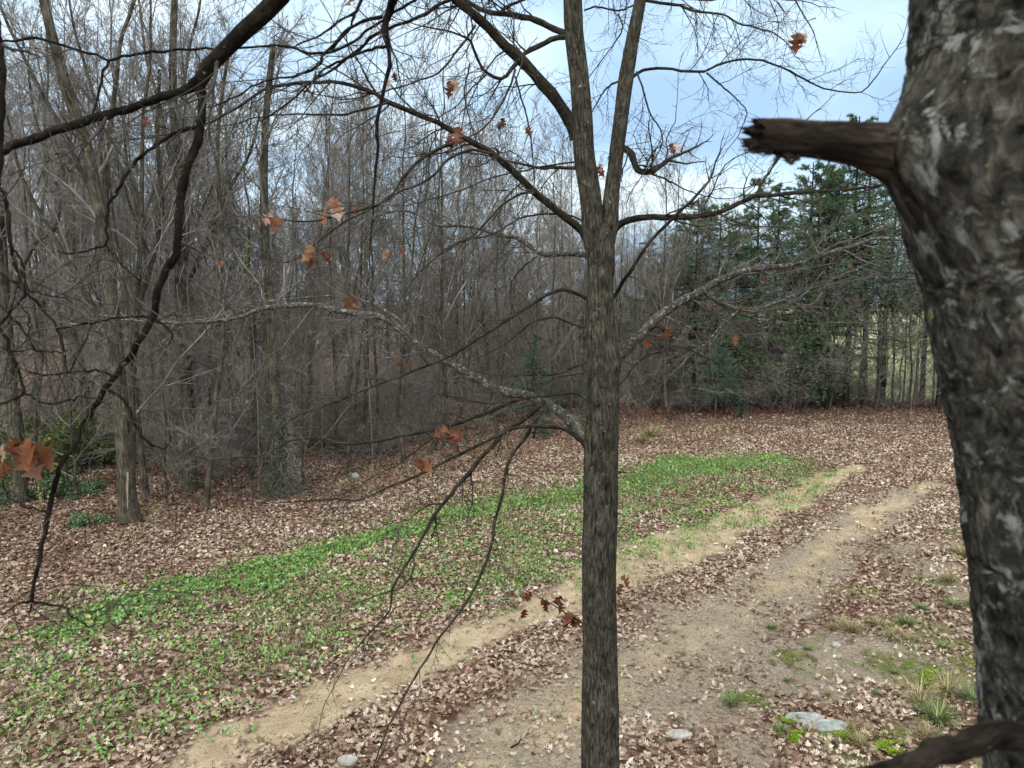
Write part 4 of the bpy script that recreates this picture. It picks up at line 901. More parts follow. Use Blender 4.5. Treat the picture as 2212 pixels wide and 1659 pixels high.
nlimb([n3([(1400, -640, 1.45, 30), (1150, -450, 1.7, 26), (950, -200, 2.1, 22), (865, -30, 2.5, 18), (838, 33, 2.6, 17), (830, 63, 2.6, 16), (835, 97, 2.6, 9), (841, 133, 2.6, 9), (828, 200, 2.6, 8), (815, 267, 2.6, 8), (816, 317, 2.6, 7), (811, 383, 2.6, 6), (805, 450, 2.6, 4), (798, 540, 2.6, 2.5)], 60),
    n3([(828, 36, 2.6, 9), (787, 46, 2.6, 7), (753, 62, 2.6, 7), (727, 89, 2.6, 7), (698, 120, 2.6, 7), (689, 139, 2.6, 7), (662, 154, 2.6, 6), (619, 168, 2.6, 5), (567, 177, 2.6, 4), (500, 213, 2.6, 4), (447, 232, 2.6, 3)], 34),
    n3([(900, -2, 2.6, 6), (852, 24, 2.6, 6), (828, 43, 2.6, 6), (787, 72, 2.6, 6), (763, 91, 2.6, 6), (737, 103, 2.6, 6), (703, 115, 2.6, 6), (662, 115, 2.6, 6), (633, 103, 2.6, 5), (567, 100, 2.6, 5), (477, 105, 2.6, 5), (400, 107, 2.6, 5), (333, 112, 2.6, 6), (267, 122, 2.6, 6), (233, 131, 2.6, 6), (217, 123, 2.6, 6), (167, 107, 2.6, 6), (117, 93, 2.6, 5), (73, 82, 2.6, 6), (33, 87, 2.6, 5), (-20, 90, 2.6, 4)], 60),
    n3([(233, 131, 2.6, 6), (220, 167, 2.6, 5), (213, 207, 2.6, 5), (200, 253, 2.6, 4)], 12),
    n3([(980, -6, 2.9, 8), (931, 22, 2.8, 8), (890, 43, 2.7, 7), (840, 60, 2.65, 7), (811, 74, 2.65, 7), (777, 106, 2.65, 7), (739, 134, 2.6, 6), (698, 163, 2.6, 5), (667, 182, 2.6, 5), (619, 226, 2.6, 4), (560, 262, 2.6, 3)], 34),
    n3([(838, 100, 2.6, 7), (811, 103, 2.6, 7), (768, 118, 2.6, 6), (737, 132, 2.6, 6), (708, 144, 2.6, 5), (680, 170, 2.6, 4), (655, 210, 2.6, 3)], 20),
    n3([(800, -40, 2.6, 8), (782, 0, 2.6, 7), (768, 26, 2.6, 7), (749, 36, 2.6, 5), (713, 62, 2.6, 5), (679, 82, 2.6, 4), (636, 101, 2.6, 4)], 20), n3([(768, 26, 2.6, 6), (756, 58, 2.6, 5), (739, 82, 2.6, 4), (715, 110, 2.6, 3)], 10)],
    1.9, 'dark branch hanging down left of the middle tree with level side shoots', L1=.35, lev3=2, n2=4)
nlimb([n3([(-120, 360, 1.9, 14), (-60, 380, 1.9, 12), (-5, 400, 1.9, 9), (10, 430, 1.9, 9), (17, 467, 1.9, 9), (25, 533, 1.9, 8), (28, 560, 1.9, 8), (43, 596, 1.9, 8), (53, 633, 1.9, 7), (45, 650, 1.9, 6), (23, 675, 1.9, 6), (-10, 710, 1.9, 5)], 40),
    n3([(-60, 560, 1.9, 7), (0, 592, 1.9, 6), (50, 626, 1.9, 6), (90, 666, 1.9, 6), (123, 710, 1.9, 6), (137, 753, 1.9, 5), (147, 806, 1.9, 3)], 30), n3([(27, 540, 1.9, 6), (40, 553, 1.9, 6), (53, 590, 1.9, 5), (62, 625, 1.9, 5), (80, 633, 1.9, 3), (150, 648, 1.95, 2.5)], 20),
    n3([(-60, 660, 1.9, 9), (0, 713, 1.9, 8), (20, 753, 1.9, 8), (37, 793, 1.9, 7), (50, 850, 1.9, 6), (25, 865, 1.9, 5), (-10, 876, 1.9, 4)], 26), n3([(50, 848, 1.9, 6), (75, 862, 1.9, 5), (100, 873, 1.9, 4), (150, 863, 1.9, 4), (180, 855, 1.9, 3), (192, 845, 1.9, 2)], 20),
    n3([(-10, 652, 1.9, 3), (30, 690, 1.9, 3.5), (60, 730, 1.9, 3.5), (78, 755, 1.9, 3), (60, 740, 1.9, 2)], 16), n3([(60, 735, 1.9, 3), (62, 700, 1.9, 3.5), (64, 680, 1.9, 2)], 8), n3([(-20, 745, 1.9, 3), (30, 758, 1.9, 3.5), (90, 757, 1.9, 4), (130, 762, 1.9, 3.5), (147, 755, 1.9, 2)], 18)],
    1.0, 'crooked dark branches at the left edge', L1=.18, lev3=0, n2=3)
nlimb([n3([(-120, -250, 1.5, 26), (-40, -60, 1.5, 24), (-5, 100, 1.5, 22), (2, 193, 1.5, 17), (6, 240, 1.5, 14), (3, 290, 1.5, 13), (-4, 380, 1.5, 12), (-20, 480, 1.5, 10)], 30)], .3, 'dark reddish branch at the left frame edge', L1=.15, lev3=0, n2=2)
# the edge branch joins the overhead limb
P_, r_ = n3([(-118, -255, 1.5, 26), (200, -700, 1.5, 34), (900, -950, 1.3, 40), (1600, -900, 1.2, 50)], 30); mb = MB(); tubes(mb, (P_-nb)[None], r_[None], 10); mb.build('limb', M['near_limb'], NEAR)
for x, y, dd, n, s, mt, lb in ((10, 975, 1.95, 2, .10, 'oakleaf', None), (40, 985, 1.95, 2, .10, 'oakleaf', 'rust orange leaves at the left edge'), (70, 990, 1.95, 2, .09, 'oakleaf', None), (20, 1010, 1.95, 2, .09, 'oakleaf', None), (330, 285, 2.3, 1, .055, 'darkleaf', 'small red leaf'), (755, 20, 2.6, 1, .07, 'darkleaf', None)):
    mb = MB(); hanging(mb, P3(x, y-25, dd)-nb, n, s*.85, rng, .014); o = mb.build('leaf_cluster', M[mt], NEAR)
    if lb: o['label'] = lb

# ------------------------------------------------------------------ trees of the wood
def place(o, x, y, rz=0, s=1.0): o.location = (x, y, hz(x, y)-.05); o.rotation_euler[2] = rz; o.scale = (s, s, s)
def tree_arrays(rng, H, r0, t0=.28, n1=18, ang=34, l1=.36, n2=8, n3=7, n4=4, lean=.0, up=.12, fork=0, thick=1.0, tw=.0052, wig=.05):
    K = 14; t = np.linspace(0, 1, K)
    wob = np.cumsum(rng.normal(0, .07, (K, 2)), axis=0)*H/14
    P = np.column_stack([wob[:, 0]+lean*H*t, wob[:, 1], t*H]); P[0, :2] = 0
    R = r0*(1-.86*t**.9); R[0] *= 1.35; R[1] *= 1.02
    P = P[None]; R = R[None]
    trunks = [(P, R, 10)]
    if fork:
        q, rq, lq = spawn(P, R, fork, H*.62, 22, 12, .62, rng, .22, .5, .25, .03, .05, .03, .15, 0); trunks.append((q, rq, 8))
        P5 = np.concatenate([catmull(P[0], 12)[None], q]); R5 = np.concatenate([np.interp(np.linspace(0, 1, 12), t, R[0])[None], rq]); n1 = max(5, int(n1/(fork*.6+1)))
    else: P5, R5 = P, R
    a, ra, la = spawn(P5, R5, n1, H*l1*(.8 if fork else 1), ang, 9, .42*thick, rng, t0, .98, up, .04, wig*1.6, .012, .25, .55)
    b_, rb, lb = spawn(a, ra, n2, la*.42, 38, 6, .5, rng, .2, 1, .08, .03, .1, .007, .45, .35)
    c, rc, lc = spawn(b_, rb, n3, lb*.5, 36, 4, .7, rng, .15, 1, .08, .03, .13, tw, .75, .3)
    out = [(a, ra, 5), (b_, rb, 4), (c, rc, 3)]
    if n4:
        d_, rd, _ = spawn(c, rc, n4, lc*.5, 38, 3, .9, rng, .2, 1, .05, .02, .15, tw*.85, .8, .2); out.append((d_, rd, 3))
    return trunks, out
def tree(name, arr, tm, cm, label, cat='tree', group=None, loc=(0, 0)):
    root = empty(name, (loc[0], loc[1], hz(*loc)-.05), label, cat, group)
    m1, m2 = MB(), MB()
    for a in arr[0]: tubes(m1, *a)
    for a in arr[1]: tubes(m2, *a)
    m1.build('trunk', tm, root); m2.build('crown', cm, root)
    return root

protos = []
specs = [dict(H=15.5, r0=.15, fork=2, n1=18, n3=6, n4=3), dict(H=14, r0=.10, n1=17, n3=5, n4=3, ang=28), dict(H=13, r0=.08, n1=16, n3=5, n4=3, ang=24), dict(H=14.5, r0=.12, fork=3, n1=20, n3=5, n4=3, ang=24), dict(H=11.5, r0=.06, n1=15, ang=26, t0=.35, n3=5, n4=3), dict(H=12, r0=.085, fork=2, n1=24, ang=46, t0=.1, n3=5, n4=3, wig=.09), dict(H=7.5, r0=.05, n1=22, ang=52, t0=.1, l1=.42, up=.0), dict(H=6, r0=.04, n1=20, ang=58, t0=.08, l1=.5, up=0)]
rg = np.random.default_rng(99)
LBL = ['slim bare tree crowded in the wood left of the middle trunk', 'slim bare tree in the wood behind the middle trunk', 'slim bare tree among the pines right of the middle trunk']
for i, s in enumerate(specs):
    arr = tree_arrays(np.random.default_rng(300+i), **s)
    protos.append(tree('bare_tree', arr, M['wtrunk'], M['wtwig'] if i % 3 else M['wtwig2'], LBL[0], 'tree', 'bare trees crowded in the wood', (-30, 60)))
used = [False]*len(protos)
def put_tree(k, x, y, s, rz, label, group, tilt=(0, 0)):
    if not used[k]:
        used[k] = True; o = protos[k]; o.location = (x, y, hz(x, y)-.05); o.rotation_euler = (tilt[0], tilt[1], rz); o.scale = (s, s, s); o['label'] = label
        if group: o['group'] = group
        elif 'group' in o: del o['group']
        return o
    return dup(protos[k], (x, y, hz(x, y)-.05), rz, (s, s, s), label, group, tilt)

# --- traced big trees at the left edge of the wood
def traced_tree(bpx, label, stems, dcrown=1.0, tm='wtrunk', seed=0, n1=9, L=2.6, mat_c='wtwig'):
    g = G(*bpx); base = np.array([g[0], g[1], hz(*g)-.05]); r = np.random.default_rng(seed)
    root = empty('bare_tree', tuple(base), label, 'tree')
    m1, m2 = MB(), MB()
    for pts, w0, w1, d0, d1 in stems:
        if d0 is None:
            a = catmull(np.array([(x, y, 0) for x, y in pts], float), 26); P = []
            for x, y, _ in a: p = P3(x, y, 1.0); k = g[1]/p[1]; P.append(P3(x, y, k)-base)
            P = np.array(P); rr = np.linspace(w0, w1, 26)/2*g[1]/FP
            rr[0] *= 1.3
        else:
            P, rr = trace(pts, d0, d1, w0, w1, K=26); P = P-base
        tubes(m1, P[None], rr[None], 12)
        a, ra, la = spawn(P[None], rr[None], n1, L, 35, 9, .4, r, .35 if d0 is None else .1, 1, .15, .04, .08, .012, .25, .4)
        b_, rb, lb = spawn(a, ra, 8, la*.42, 38, 6, .5, r, .2, 1, .08, .03, .1, .006, .45, .35)
        c, rc, lc = spawn(b_, rb, 7, lb*.5, 36, 4, .7, r, .15, 1, .05, .02, .13, .0045, .75, .3)
        e_, re_, _ = spawn(c, rc, 3, lc*.5, 38, 3, .9, r, .2, 1, .05, .02, .15, .0038, .8, .2)
        for z_ in ((a, ra, 6), (b_, rb, 4), (c, rc, 3), (e_, re_, 3)): tubes(m2, *z_)
    m1.build('trunk', M[tm], root); m2.build('crown', M[mat_c], root)
    return root, base
dA = 19.
TA, bA = traced_tree((281, 1124), 'stout forked tree with a pale scar at its foot, left in the front row', [
  ([(281, 1124), (277, 1106), (272, 1000), (265, 920), (256, 830), (250, 750), (240, 650), (232, 560), (222, 480), (210, 430), (190, 333), (172, 270), (147, 200), (125, 120), (108, 60), (95, 0), (70, -150), (60, -350)], 38, 12, None, None),
  ([(232, 500), (228, 430), (231, 340), (243, 233), (252, 167), (262, 83), (290, 0), (320, -160)], 14, 5, 18.9, 18.3),
  ([(215, 440), (175, 370), (140, 290), (90, 200), (55, 130), (20, 60), (0, 10), (-50, -120)], 12, 4, 18.9, 18.0),
  ([(255, 745), (233, 706), (187, 640), (165, 590), (140, 555), (110, 500), (70, 430), (40, 360), (15, 250)], 13, 5, 19.0, 17.8),
  ([(222, 480), (205, 420), (160, 350), (133, 330), (105, 345), (80, 400)], 8, 3, 18.8, 18.2),
  ([(230, 420), (220, 330), (213, 250), (180, 130), (160, 60), (140, -60)], 10, 4, 19., 19.6)], seed=41, n1=8)
m2 = MB(); P_, r_ = trace([(276, 1020), (275, 1060), (276, 1098)], 18.7, 18.75, 5, 2, K=6); tubes(m2, (P_-bA)[None], r_[None], 6)
ms, n_, lk_, b_ = mat('bark_scar'); b_.inputs['Base Color'].default_value = (.33, .26, .17, 1)
x_ = noise(n_, lk_, n_.new('ShaderNodeTexCoord').outputs['Object'], 12); rr_ = ramp(n_, [(.3, (.2, .15, .09)), (.7, (.42, .34, .22))]); lk_.new(x_.outputs['Fac'], rr_.inputs[0]); lk_.new(rr_.outputs[0], b_.inputs['Base Color'])
m2.build('bark_scar', ms, TA)
traced_tree((412, 1060), 'dark thick trunk dividing into upright stems right of the scarred tree', [
  ([(412, 1062), (410, 980), (406, 900), (402, 820), (396, 740), (390, 640), (389, 533), (385, 430), (383, 333), (376, 240), (373, 167), (374, 80), (377, 0), (380, -200)], 30, 10, None, None),
  ([(405, 800), (418, 750), (432, 715), (450, 710), (480, 700)], 14, 6, 22.2, 21.5),
  ([(386, 640), (420, 580), (450, 520), (470, 460), (500, 400), (540, 330), (560, 250)], 12, 5, 22.2, 21.5),
  ([(384, 400), (360, 300), (340, 210), (315, 120), (305, 40), (290, -80)], 10, 4, 22.2, 21.8),
  ([(380, 330), (395, 200), (410, 100), (430, 20), (440, -80)], 9, 4, 22.2, 22.6)], seed=42, n1=8)
traced_tree((446, 1094), 'slender grey stem leaning beside the dark thick trunk', [([(446, 1094), (448, 1050), (455, 1000), (460, 930), (468, 850), (480, 760), (482, 650), (478, 520), (472, 400), (470, 300), (480, 200), (500, 80)], 13, 6, None, None)], seed=43, n1=10, L=1.8)
traced_tree((44, 1092), 'grey trunk nearest the left edge behind the orange leaves', [([(46, 1092), (42, 1020), (36, 930), (25, 850), (18, 760), (8, 640), (0, 500), (-20, 300), (-30, 100)], 30, 16, None, None), ([(14, 700), (40, 600), (80, 520), (115, 500), (130, 440), (110, 350), (75, 250), (60, 150)], 10, 4, 19.5, 18.5)], seed=44)
traced_tree((314, 1076), 'thin trunk just right of the scarred tree, tilting', [([(316, 1076), (308, 1010), (300, 940), (292, 860), (288, 780), (300, 660), (330, 560), (350, 450), (340, 300), (345, 150)], 15, 7, None, None), ([(330, 560), (310, 520), (280, 440), (270, 400)], 7, 4, 20.5, 20)], seed=45, n1=8, L=2)
TI, bI = traced_tree((612, 1066), 'ivy skirted trunk with a shaggy tangle around its foot', [([(612, 1066), (606, 1000), (598, 920), (590, 800), (585, 700), (575, 560), (570, 400), (575, 250), (590, 100)], 28, 12, None, None)], seed=46, n1=12)
# ivy skirt and shaggy vines around the foot
r = np.random.default_rng(12); n = 9000
hh = r.uniform(0, 1, n)**1.5*3.0; a = r.uniform(0, 6.283, n); rad = (.20+.45*np.exp(-hh*1.3))*r.uniform(.5, 1.05, n)
pp = np.column_stack([np.cos(a)*rad-.05*hh, np.sin(a)*rad, hh]); m2 = MB()
pp[:, :2] += r.normal(0, .07, (n, 2)); put_leaves(m2, pp[hash3(np.arange(n), np.arange(n)*0, np.arange(n)*0) < .25+.75*sstep(.38, .55, fbm(pp*2.2, 3, 4))], .045, r, 1, 1.0, .3); m2.build('ivy', M['ivyleaf'], TI)
n = 620; a = r.uniform(0, 6.283, n); hh = r.uniform(.03, 1, n)**1.6*2.6; s0 = np.column_stack([np.cos(a)*.2, np.sin(a)*.2, hh])
Q = [s0]; D = np.column_stack([np.cos(a), np.sin(a), r.normal(.2, .4, n)])
ls_ = r.uniform(.05, .17, (n, 1))
for k in range(5): D = nrm(D+.55*r.normal(size=D.shape)+np.array([0, 0, -.18])); Q.append(Q[-1]+D*ls_)
m2 = MB(); tubes(m2, np.stack(Q, 1), np.repeat(np.linspace(.006, .003, 6)[None], n, 0), 3); m2.build('vines', M['wtwig'], TI)

# --- front-row trees
front = [((95, 1050), 2, .9, 'thin stem between the left edge trunk and the scarred tree'), ((725, 985), 4, 1.0, 'small pole tree left of the slender front poles'), ((757, 1018), 2, .85, 'leaning thin pole tree by the grey rock', (0, .09)), ((787, 962), 1, .9, 'upright pole tree right of the leaning one'),
  ((812, 958), 4, 1.1, 'pole tree standing close behind the upright one'), ((876, 1003), 2, 1.0, 'front pole tree out in the leaves left of the lichen limb'), ((935, 975), 1, .95, 'thicker pole tree below the crossing limbs'), ((1005, 960), 4, .9, 'thin pole tree left of the little pine'), ((1075, 945), 2, .8, 'thin pole tree touching the little pine'), ((1230, 930), 4, 1.0, 'pole tree seen just left of the middle trunk'),
  ((1446, 908), 1, .85, 'lone thin trunk standing at the leaf edge right of the middle trunk'), ((540, 1040), 5, .9, 'low branched small tree left of the ivy trunk'), ((500, 1062), 7, 1.0, 'bushy sapling left of the ivy trunk'), ((660, 1045), 6, .9, 'wide twiggy small tree right of the ivy trunk'), ((165, 1075), 7, 1.1, 'twiggy small tree left of the scarred tree'), ((360, 1070), 7, .9, 'small twiggy tree between scarred tree and dark trunk'),
  ((1150, 915), 5, .8, 'twiggy tree behind the little pine'), ((1380, 900), 6, .9, 'wide twiggy tree just right of the middle trunk'), ((1500, 893), 5, .8, 'twiggy tree left of the young pine')]
for i, f in enumerate(front):
    g = G(*f[0]); put_tree(f[1], g[0], g[1], f[2], i*2.4, f[3], None, f[4] if len(f) > 4 else (0, 0))
# --- mass of the wood
ZN = [(60, 'at the left edge'), (200, 'behind the left edge trunk'), (350, 'behind the scarred tree'), (500, 'behind the dark thick trunk'), (680, 'behind the ivy trunk'), (830, 'behind the slim poles'), (980, 'right of the slim poles'), (1130, 'left of the little pine'), (1290, 'behind the little pine'), (1420, 'right of the middle trunk'), (1560, 'left of the pines'), (5000, 'among the pines')]
def where(px):
    for a, b in ZN:
        if px < a: return b

pts = []; fr = [G(*f[0]) for f in front]
tries = 0
while len(pts) < 185 and tries < 20000:
    tries += 1
    x = rg.uniform(-44, 19); ey = float(edge_y(x)); dep = np.interp(x, [-44, 2, 8, 13, 19], [34, 34, 26, 14, 10])
    y = ey+.6+(rg.uniform(0, 1)**1.15)*dep
    if abs(x) > y*.675*1.15+2: continue
    if x > 9 and rg.uniform() < .6: continue
    if min([math.hypot(x-a, y-b) for a, b in pts+[tuple(f) for f in fr]], default=9) < 1.15: continue
    pts.append((x, y))
for i, (x, y) in enumerate(pts):
    off = y-float(edge_y(x))
    k = int(rg.choice([0, 1, 2, 3, 4, 5, 6, 7], p=[.07, .07, .09, .10, .07, .18, .24, .18] if off > 5 else [.08, .09, .14, .10, .18, .21, .13, .07]))
    TYPE = ['tall two stemmed bare tree', 'tall straight bare tree', 'slim pole like bare tree', 'tall many stemmed bare tree', 'thin short bare tree', 'low branched bare tree', 'small spreading bare tree', 'bushy twiggy bare tree']
    hs = np.interp(x, [-30, -8, 0, 6, 12, 19], [1.12, 1.1, .98, .78, .72, .72])*rg.uniform(.85, 1.12)
    u = x/y
    z_ = 0 if u < .07 else 1 if u < .19 else 2
    lab = TYPE[k]+(' just inside the wood ' if off < 5 else ' set back in the wood ' if off < 14 else ' deep in the wood ')+where(1106+FP*u)
    gname = ['bare trees crowded in the wood on the left', 'bare trees behind the middle trunk', 'bare trees among the pines'][z_]
    put_tree(k, x, y, hs, rg.uniform(0, 6.28), lab, gname, (rg.normal(0, .075), rg.normal(0, .075)))
# the right-hand belt: thin trunks with vines
for i, (px_, py_, k, s) in enumerate([(1835, 884, 2, .75), (1868, 884, 4, .8), (1890, 882, 2, .7), (1930, 883, 1, .7), (1948, 884, 4, .8), (1960, 882, 2, .8), (2010, 884, 5, .7), (1905, 870, 6, .95), (1940, 868, 6, 1.0), (1985, 866, 6, .9), (2045, 870, 5, .8), (2075, 880, 1, .8), (2120, 880, 2, .8), (2180, 880, 1, .8)]):
    g = G(px_, py_); put_tree(k, g[0], g[1], s, i*1.9, ['leftmost', 'second', 'third', 'fourth', 'fifth', 'sixth', 'seventh', 'branchy low', 'branchy pale', 'branchy vine draped', 'eighth', 'ninth', 'tenth', 'last'][i]+' thin bare trunk of the row before the bright meadow', 'thin trunks before the meadow', (0, rg.normal(0, .03)))

for i, (px_, py_, k, s) in enumerate([(1480, 897, 6, .9), (1530, 893, 5, .62), (1575, 892, 2, .6), (1622, 891, 6, .85), (1660, 890, 5, .66), (1705, 889, 4, .62), (1742, 889, 6, .95), (1790, 889, 5, .62), (1850, 887, 7, 1.2), (1890, 888, 5, .7), (1975, 888, 5, .66)]):
    g = G(px_, py_); put_tree(k, g[0], g[1], s, i*2.7, ['first', 'second', 'third', 'fourth', 'fifth', 'sixth', 'seventh', 'eighth', 'ninth', 'tenth', 'last'][i]+' from the left of the bare saplings in front of the pines', 'bare saplings in front of the pines', (0, rg.normal(0, .05)))
# --- far wood, one mass
mb = MB(); rgw = np.random.default_rng(77)
for i in range(110):
    x = rgw.uniform(-75, 22); y = rgw.uniform(66, 92) if x < 4 else rgw.uniform(58, 80)
    if x > 4 and x/y > .24: continue
    P = np.array([(x+rgw.normal(0, .2)*k, y, k*13/6*rgw.uniform(.95, 1.05)*(1.0 if x < 4 else .7)) for k in range(7)])[None]; R = np.linspace(.2, .03, 7)[None]
    tubes(mb, P, R, 5)
    a, ra, la = spawn(P, R, 22, 3.4, 40, 6, .4, rgw, .12, 1, .15, .05, .1, .02, .3, .4); tubes(mb, a, ra, 3)
    b_, rb, lb = spawn(a, ra, 9, la*.4, 40, 4, .6, rgw, .1, 1, .05, .03, .15, .013, .6, .3); tubes(mb, b_, rb, 3)
    c, rc, _ = spawn(b_, rb, 5, lb*.5, 40, 3, .8, rgw, .1, 1, .05, .03, .15, .010, .7, .3); tubes(mb, c, rc, 3)
tag(mb.build('far_wood', M['wtwig']), 'mass of distant bare trees closing the back of the wood', 'woodland', kind='stuff')

# --- bare shrubs
def shrub_arr(rng, H, n, spread):
    a0 = rng.uniform(0, 6.283, n); Q = [np.column_stack([np.cos(a0)*.12, np.sin(a0)*.12, np.zeros(n)])]
    D = np.column_stack([np.cos(a0)*spread, np.sin(a0)*spread, rng.uniform(.7, 1.3, n)]); D = nrm(D)
    for k in range(8): D = nrm(D+.13*rng.normal(size=D.shape)+np.array([0, 0, -.03*k])); Q.append(Q[-1]+D*H/7*rng.uniform(.7, 1.2, (n, 1)))
    P = np.stack(Q, 1); R = np.repeat(np.linspace(.014, .005, 9)[None], n, 0)
    a, ra, la = spawn(P, R, 9, H*.32, 45, 6, .6, rng, .2, 1, .05, 0, .15, .0055, .5, .2)
    b_, rb, lb = spawn(a, ra, 6, H*.13, 45, 4, .8, rng, .1, 1, 0, 0, .18, .0045, .7, .2)
    return P, R, a, ra, b_, rb
SH = []
for i, (H, n, sp_, mt) in enumerate(((2.9, 22, .6, 'wtwig'), (1.9, 26, .8, 'wtwig2'), (4.6, 20, .5, 'wtwig'), (1.3, 30, 1.1, 'wtwig2'))):
    P, R, a, ra, b_, rb = shrub_arr(np.random.default_rng(500+i), H, n, sp_)
    m1 = MB(); tubes(m1, P, R, 5); tubes(m1, a, ra, 4); tubes(m1, b_, rb, 3)
    SH.append(m1.mesh('bare_shrub', M[mt]))
sp_n = 0; spts = []
while sp_n < 105:
    x = rg.uniform(-32, 24); ey = float(edge_y(x)); y = ey+(2.6 if x < 6 else .6)+rg.uniform(0, 1)**1.1*(20 if x < 8 else 3.2)
    if abs(x) > y*.675*1.1+1: continue
    if x > 15 and rg.uniform() < .6: continue
    if x/y < -.5 and rg.uniform() < .8: continue
    if min([math.hypot(x-a, y-b) for a, b in spts], default=9) < .7: continue
    spts.append((x, y)); sp_n += 1
    k_ = int(rg.integers(0, 4)); o = bpy.data.objects.new('bare_shrub', SH[k_]); COL.objects.link(o)
    s = rg.uniform(.7, 1.25); o.location = (x, y, hz(x, y)); o.rotation_euler[2] = rg.uniform(0, 6.28); o.scale = (s, s, s*rg.uniform(.8, 1.1))
    z_ = 0 if x/y < .07 else 1
    tag(o, ['tall tangled', 'low brown tangled', 'upright thin stemmed', 'low sprawling brown'][k_]+' bare shrub '+('near the leaf edge ' if y-ey < 6 else 'farther in under the trees ')+where(1106+FP*x/y), 'shrub', ['bare shrubs under the left hand wood', 'bare shrubs under the right hand trees'][z_])

# --- green undergrowth shrubs
def leafy_shrub(seed, H, rad, n, mt, lsz=(.04, .09)):
    r = np.random.default_rng(seed); P, R, a, ra, b_, rb = shrub_arr(r, H*.8, 14, rad/H*1.2); m1, m2 = MB(), MB()
    tubes(m1, P, R*.8, 4); tubes(m1, a, ra, 3)
    src = np.concatenate([a.reshape(-1, 3), b_.reshape(-1, 3)]); pick = src[r.integers(0, len(src), n)]+r.normal(0, .07, (n, 3)); pick[:, 2] = np.maximum(pick[:, 2], .03)
    put_leaves(m2, pick, r.uniform(*lsz, n), r, 1, .8, .3)
    return m1, m2
gs = [((55, 1035), 1.5, 1.7, 4200, 'nearest olive thicket beside the left edge trunk'), ((90, 1010), 2.4, 2.2, 5200, 'large olive honeysuckle thicket behind the left edge trunk'), ((160, 990), 2.2, 2.0, 4800, 'olive thicket between edge trunk and scarred tree'), ((215, 1000), 1.9, 1.6, 3600, 'olive thicket just left of the scarred tree'), ((10, 1000), 2.3, 2.0, 4800, 'olive thicket at the far left edge'),
  ((75, 1075), .7, 1.5, 4200, 'low dark green bush at the foot of the edge trunk'), ((150, 1068), .8, 1.5, 4200, 'low dark green bush left of the scarred tree'), ((20, 1085), .6, 1.2, 3000, 'low dark green bush cut by the left edge'), ((195, 1128), .32, .5, 1500, 'tiny dark green shrub in front of the wood'),
  ((545, 930), 2.2, 1.8, 2600, 'sparse yellow green shrub behind the dark trunk'), ((640, 960), 2., 1.7, 2200, 'sparse shrub right behind the ivy trunk'), ((820, 945), 1.8, 1.8, 2200, 'sparse yellow green shrub behind the slim poles'), ((700, 950), 1.7, 1.6, 1900, 'pale green shrub between ivy trunk and poles'), ((350, 985), 2., 1.7, 2400, 'olive shrub behind the gap of the scarred tree'), ((1450, 880), 2.2, 1.6, 1800, 'dull green shrub behind the lone thin trunk')]
for i, (b2, H, rd, n, lb) in enumerate(gs):
    g = G(*b2); root = empty('leafy_shrub', (g[0], g[1], hz(*g)), lb, 'shrub'); root.rotation_euler[2] = i
    m1, m2 = leafy_shrub(800+i, H, rd, n*2 if i < 5 else n, 'shrubleaf', (.07, .13) if i < 5 else (.04, .09)); m1.build('stems', M['wtwig'], root); m2.build('foliage', M['shrubleaf'] if i not in (5, 6, 7, 8) else M['needle'], root)
for i, (x, y, dd, lb) in enumerate(((530, 545, 21, 'yellow leaved vine shoot high left of the hanging leaves'), (790, 712, 24, 'bright yellow leaf spray under the lichen limb'), (335, 1110, 18.5, 'yellow seedling right of the scarred tree'), (85, 1060, 18, 'yellow leaved spray low at the left'), (1985, 715, 35, 'yellow leaves on vine near the big trunk'), (690, 690, 24, 'yellow flecked shoot left of the lichen limb'))):
    r = np.random.default_rng(60+i); p0 = P3(x, y, dd); zb = hz(p0[0], p0[1]); L_ = p0[2]-zb+.25
    root = empty('sapling', (p0[0], p0[1], zb), lb, 'sapling')
    t = np.linspace(0, 1, 12); c = np.column_stack([.12*np.sin(t*4+i)*L_*.1, .1*np.cos(t*3)*L_*.1, t*L_]); c[:, :2] -= c[-1, :2]
    m1 = MB(); tubes(m1, c[None], np.linspace(.016, .004, 12)[None], 5); a, ra, _ = spawn(c[None], np.linspace(.016, .004, 12)[None], 9, .5, 50, 5, .5, r, max(0, 1-.9/L_), 1); tubes(m1, a, ra, 3); m1.build('stem', M['wtwig'], root)
    m2 = MB(); pk = a.reshape(-1, 3)[r.integers(0, a.size//3, 55)]+r.normal(0, .05, (55, 3)); put_leaves(m2, pk, r.uniform(.03, .06, 55), r, 1, 1, .3); m2.build('leaves', M['yellowleaf'], root)

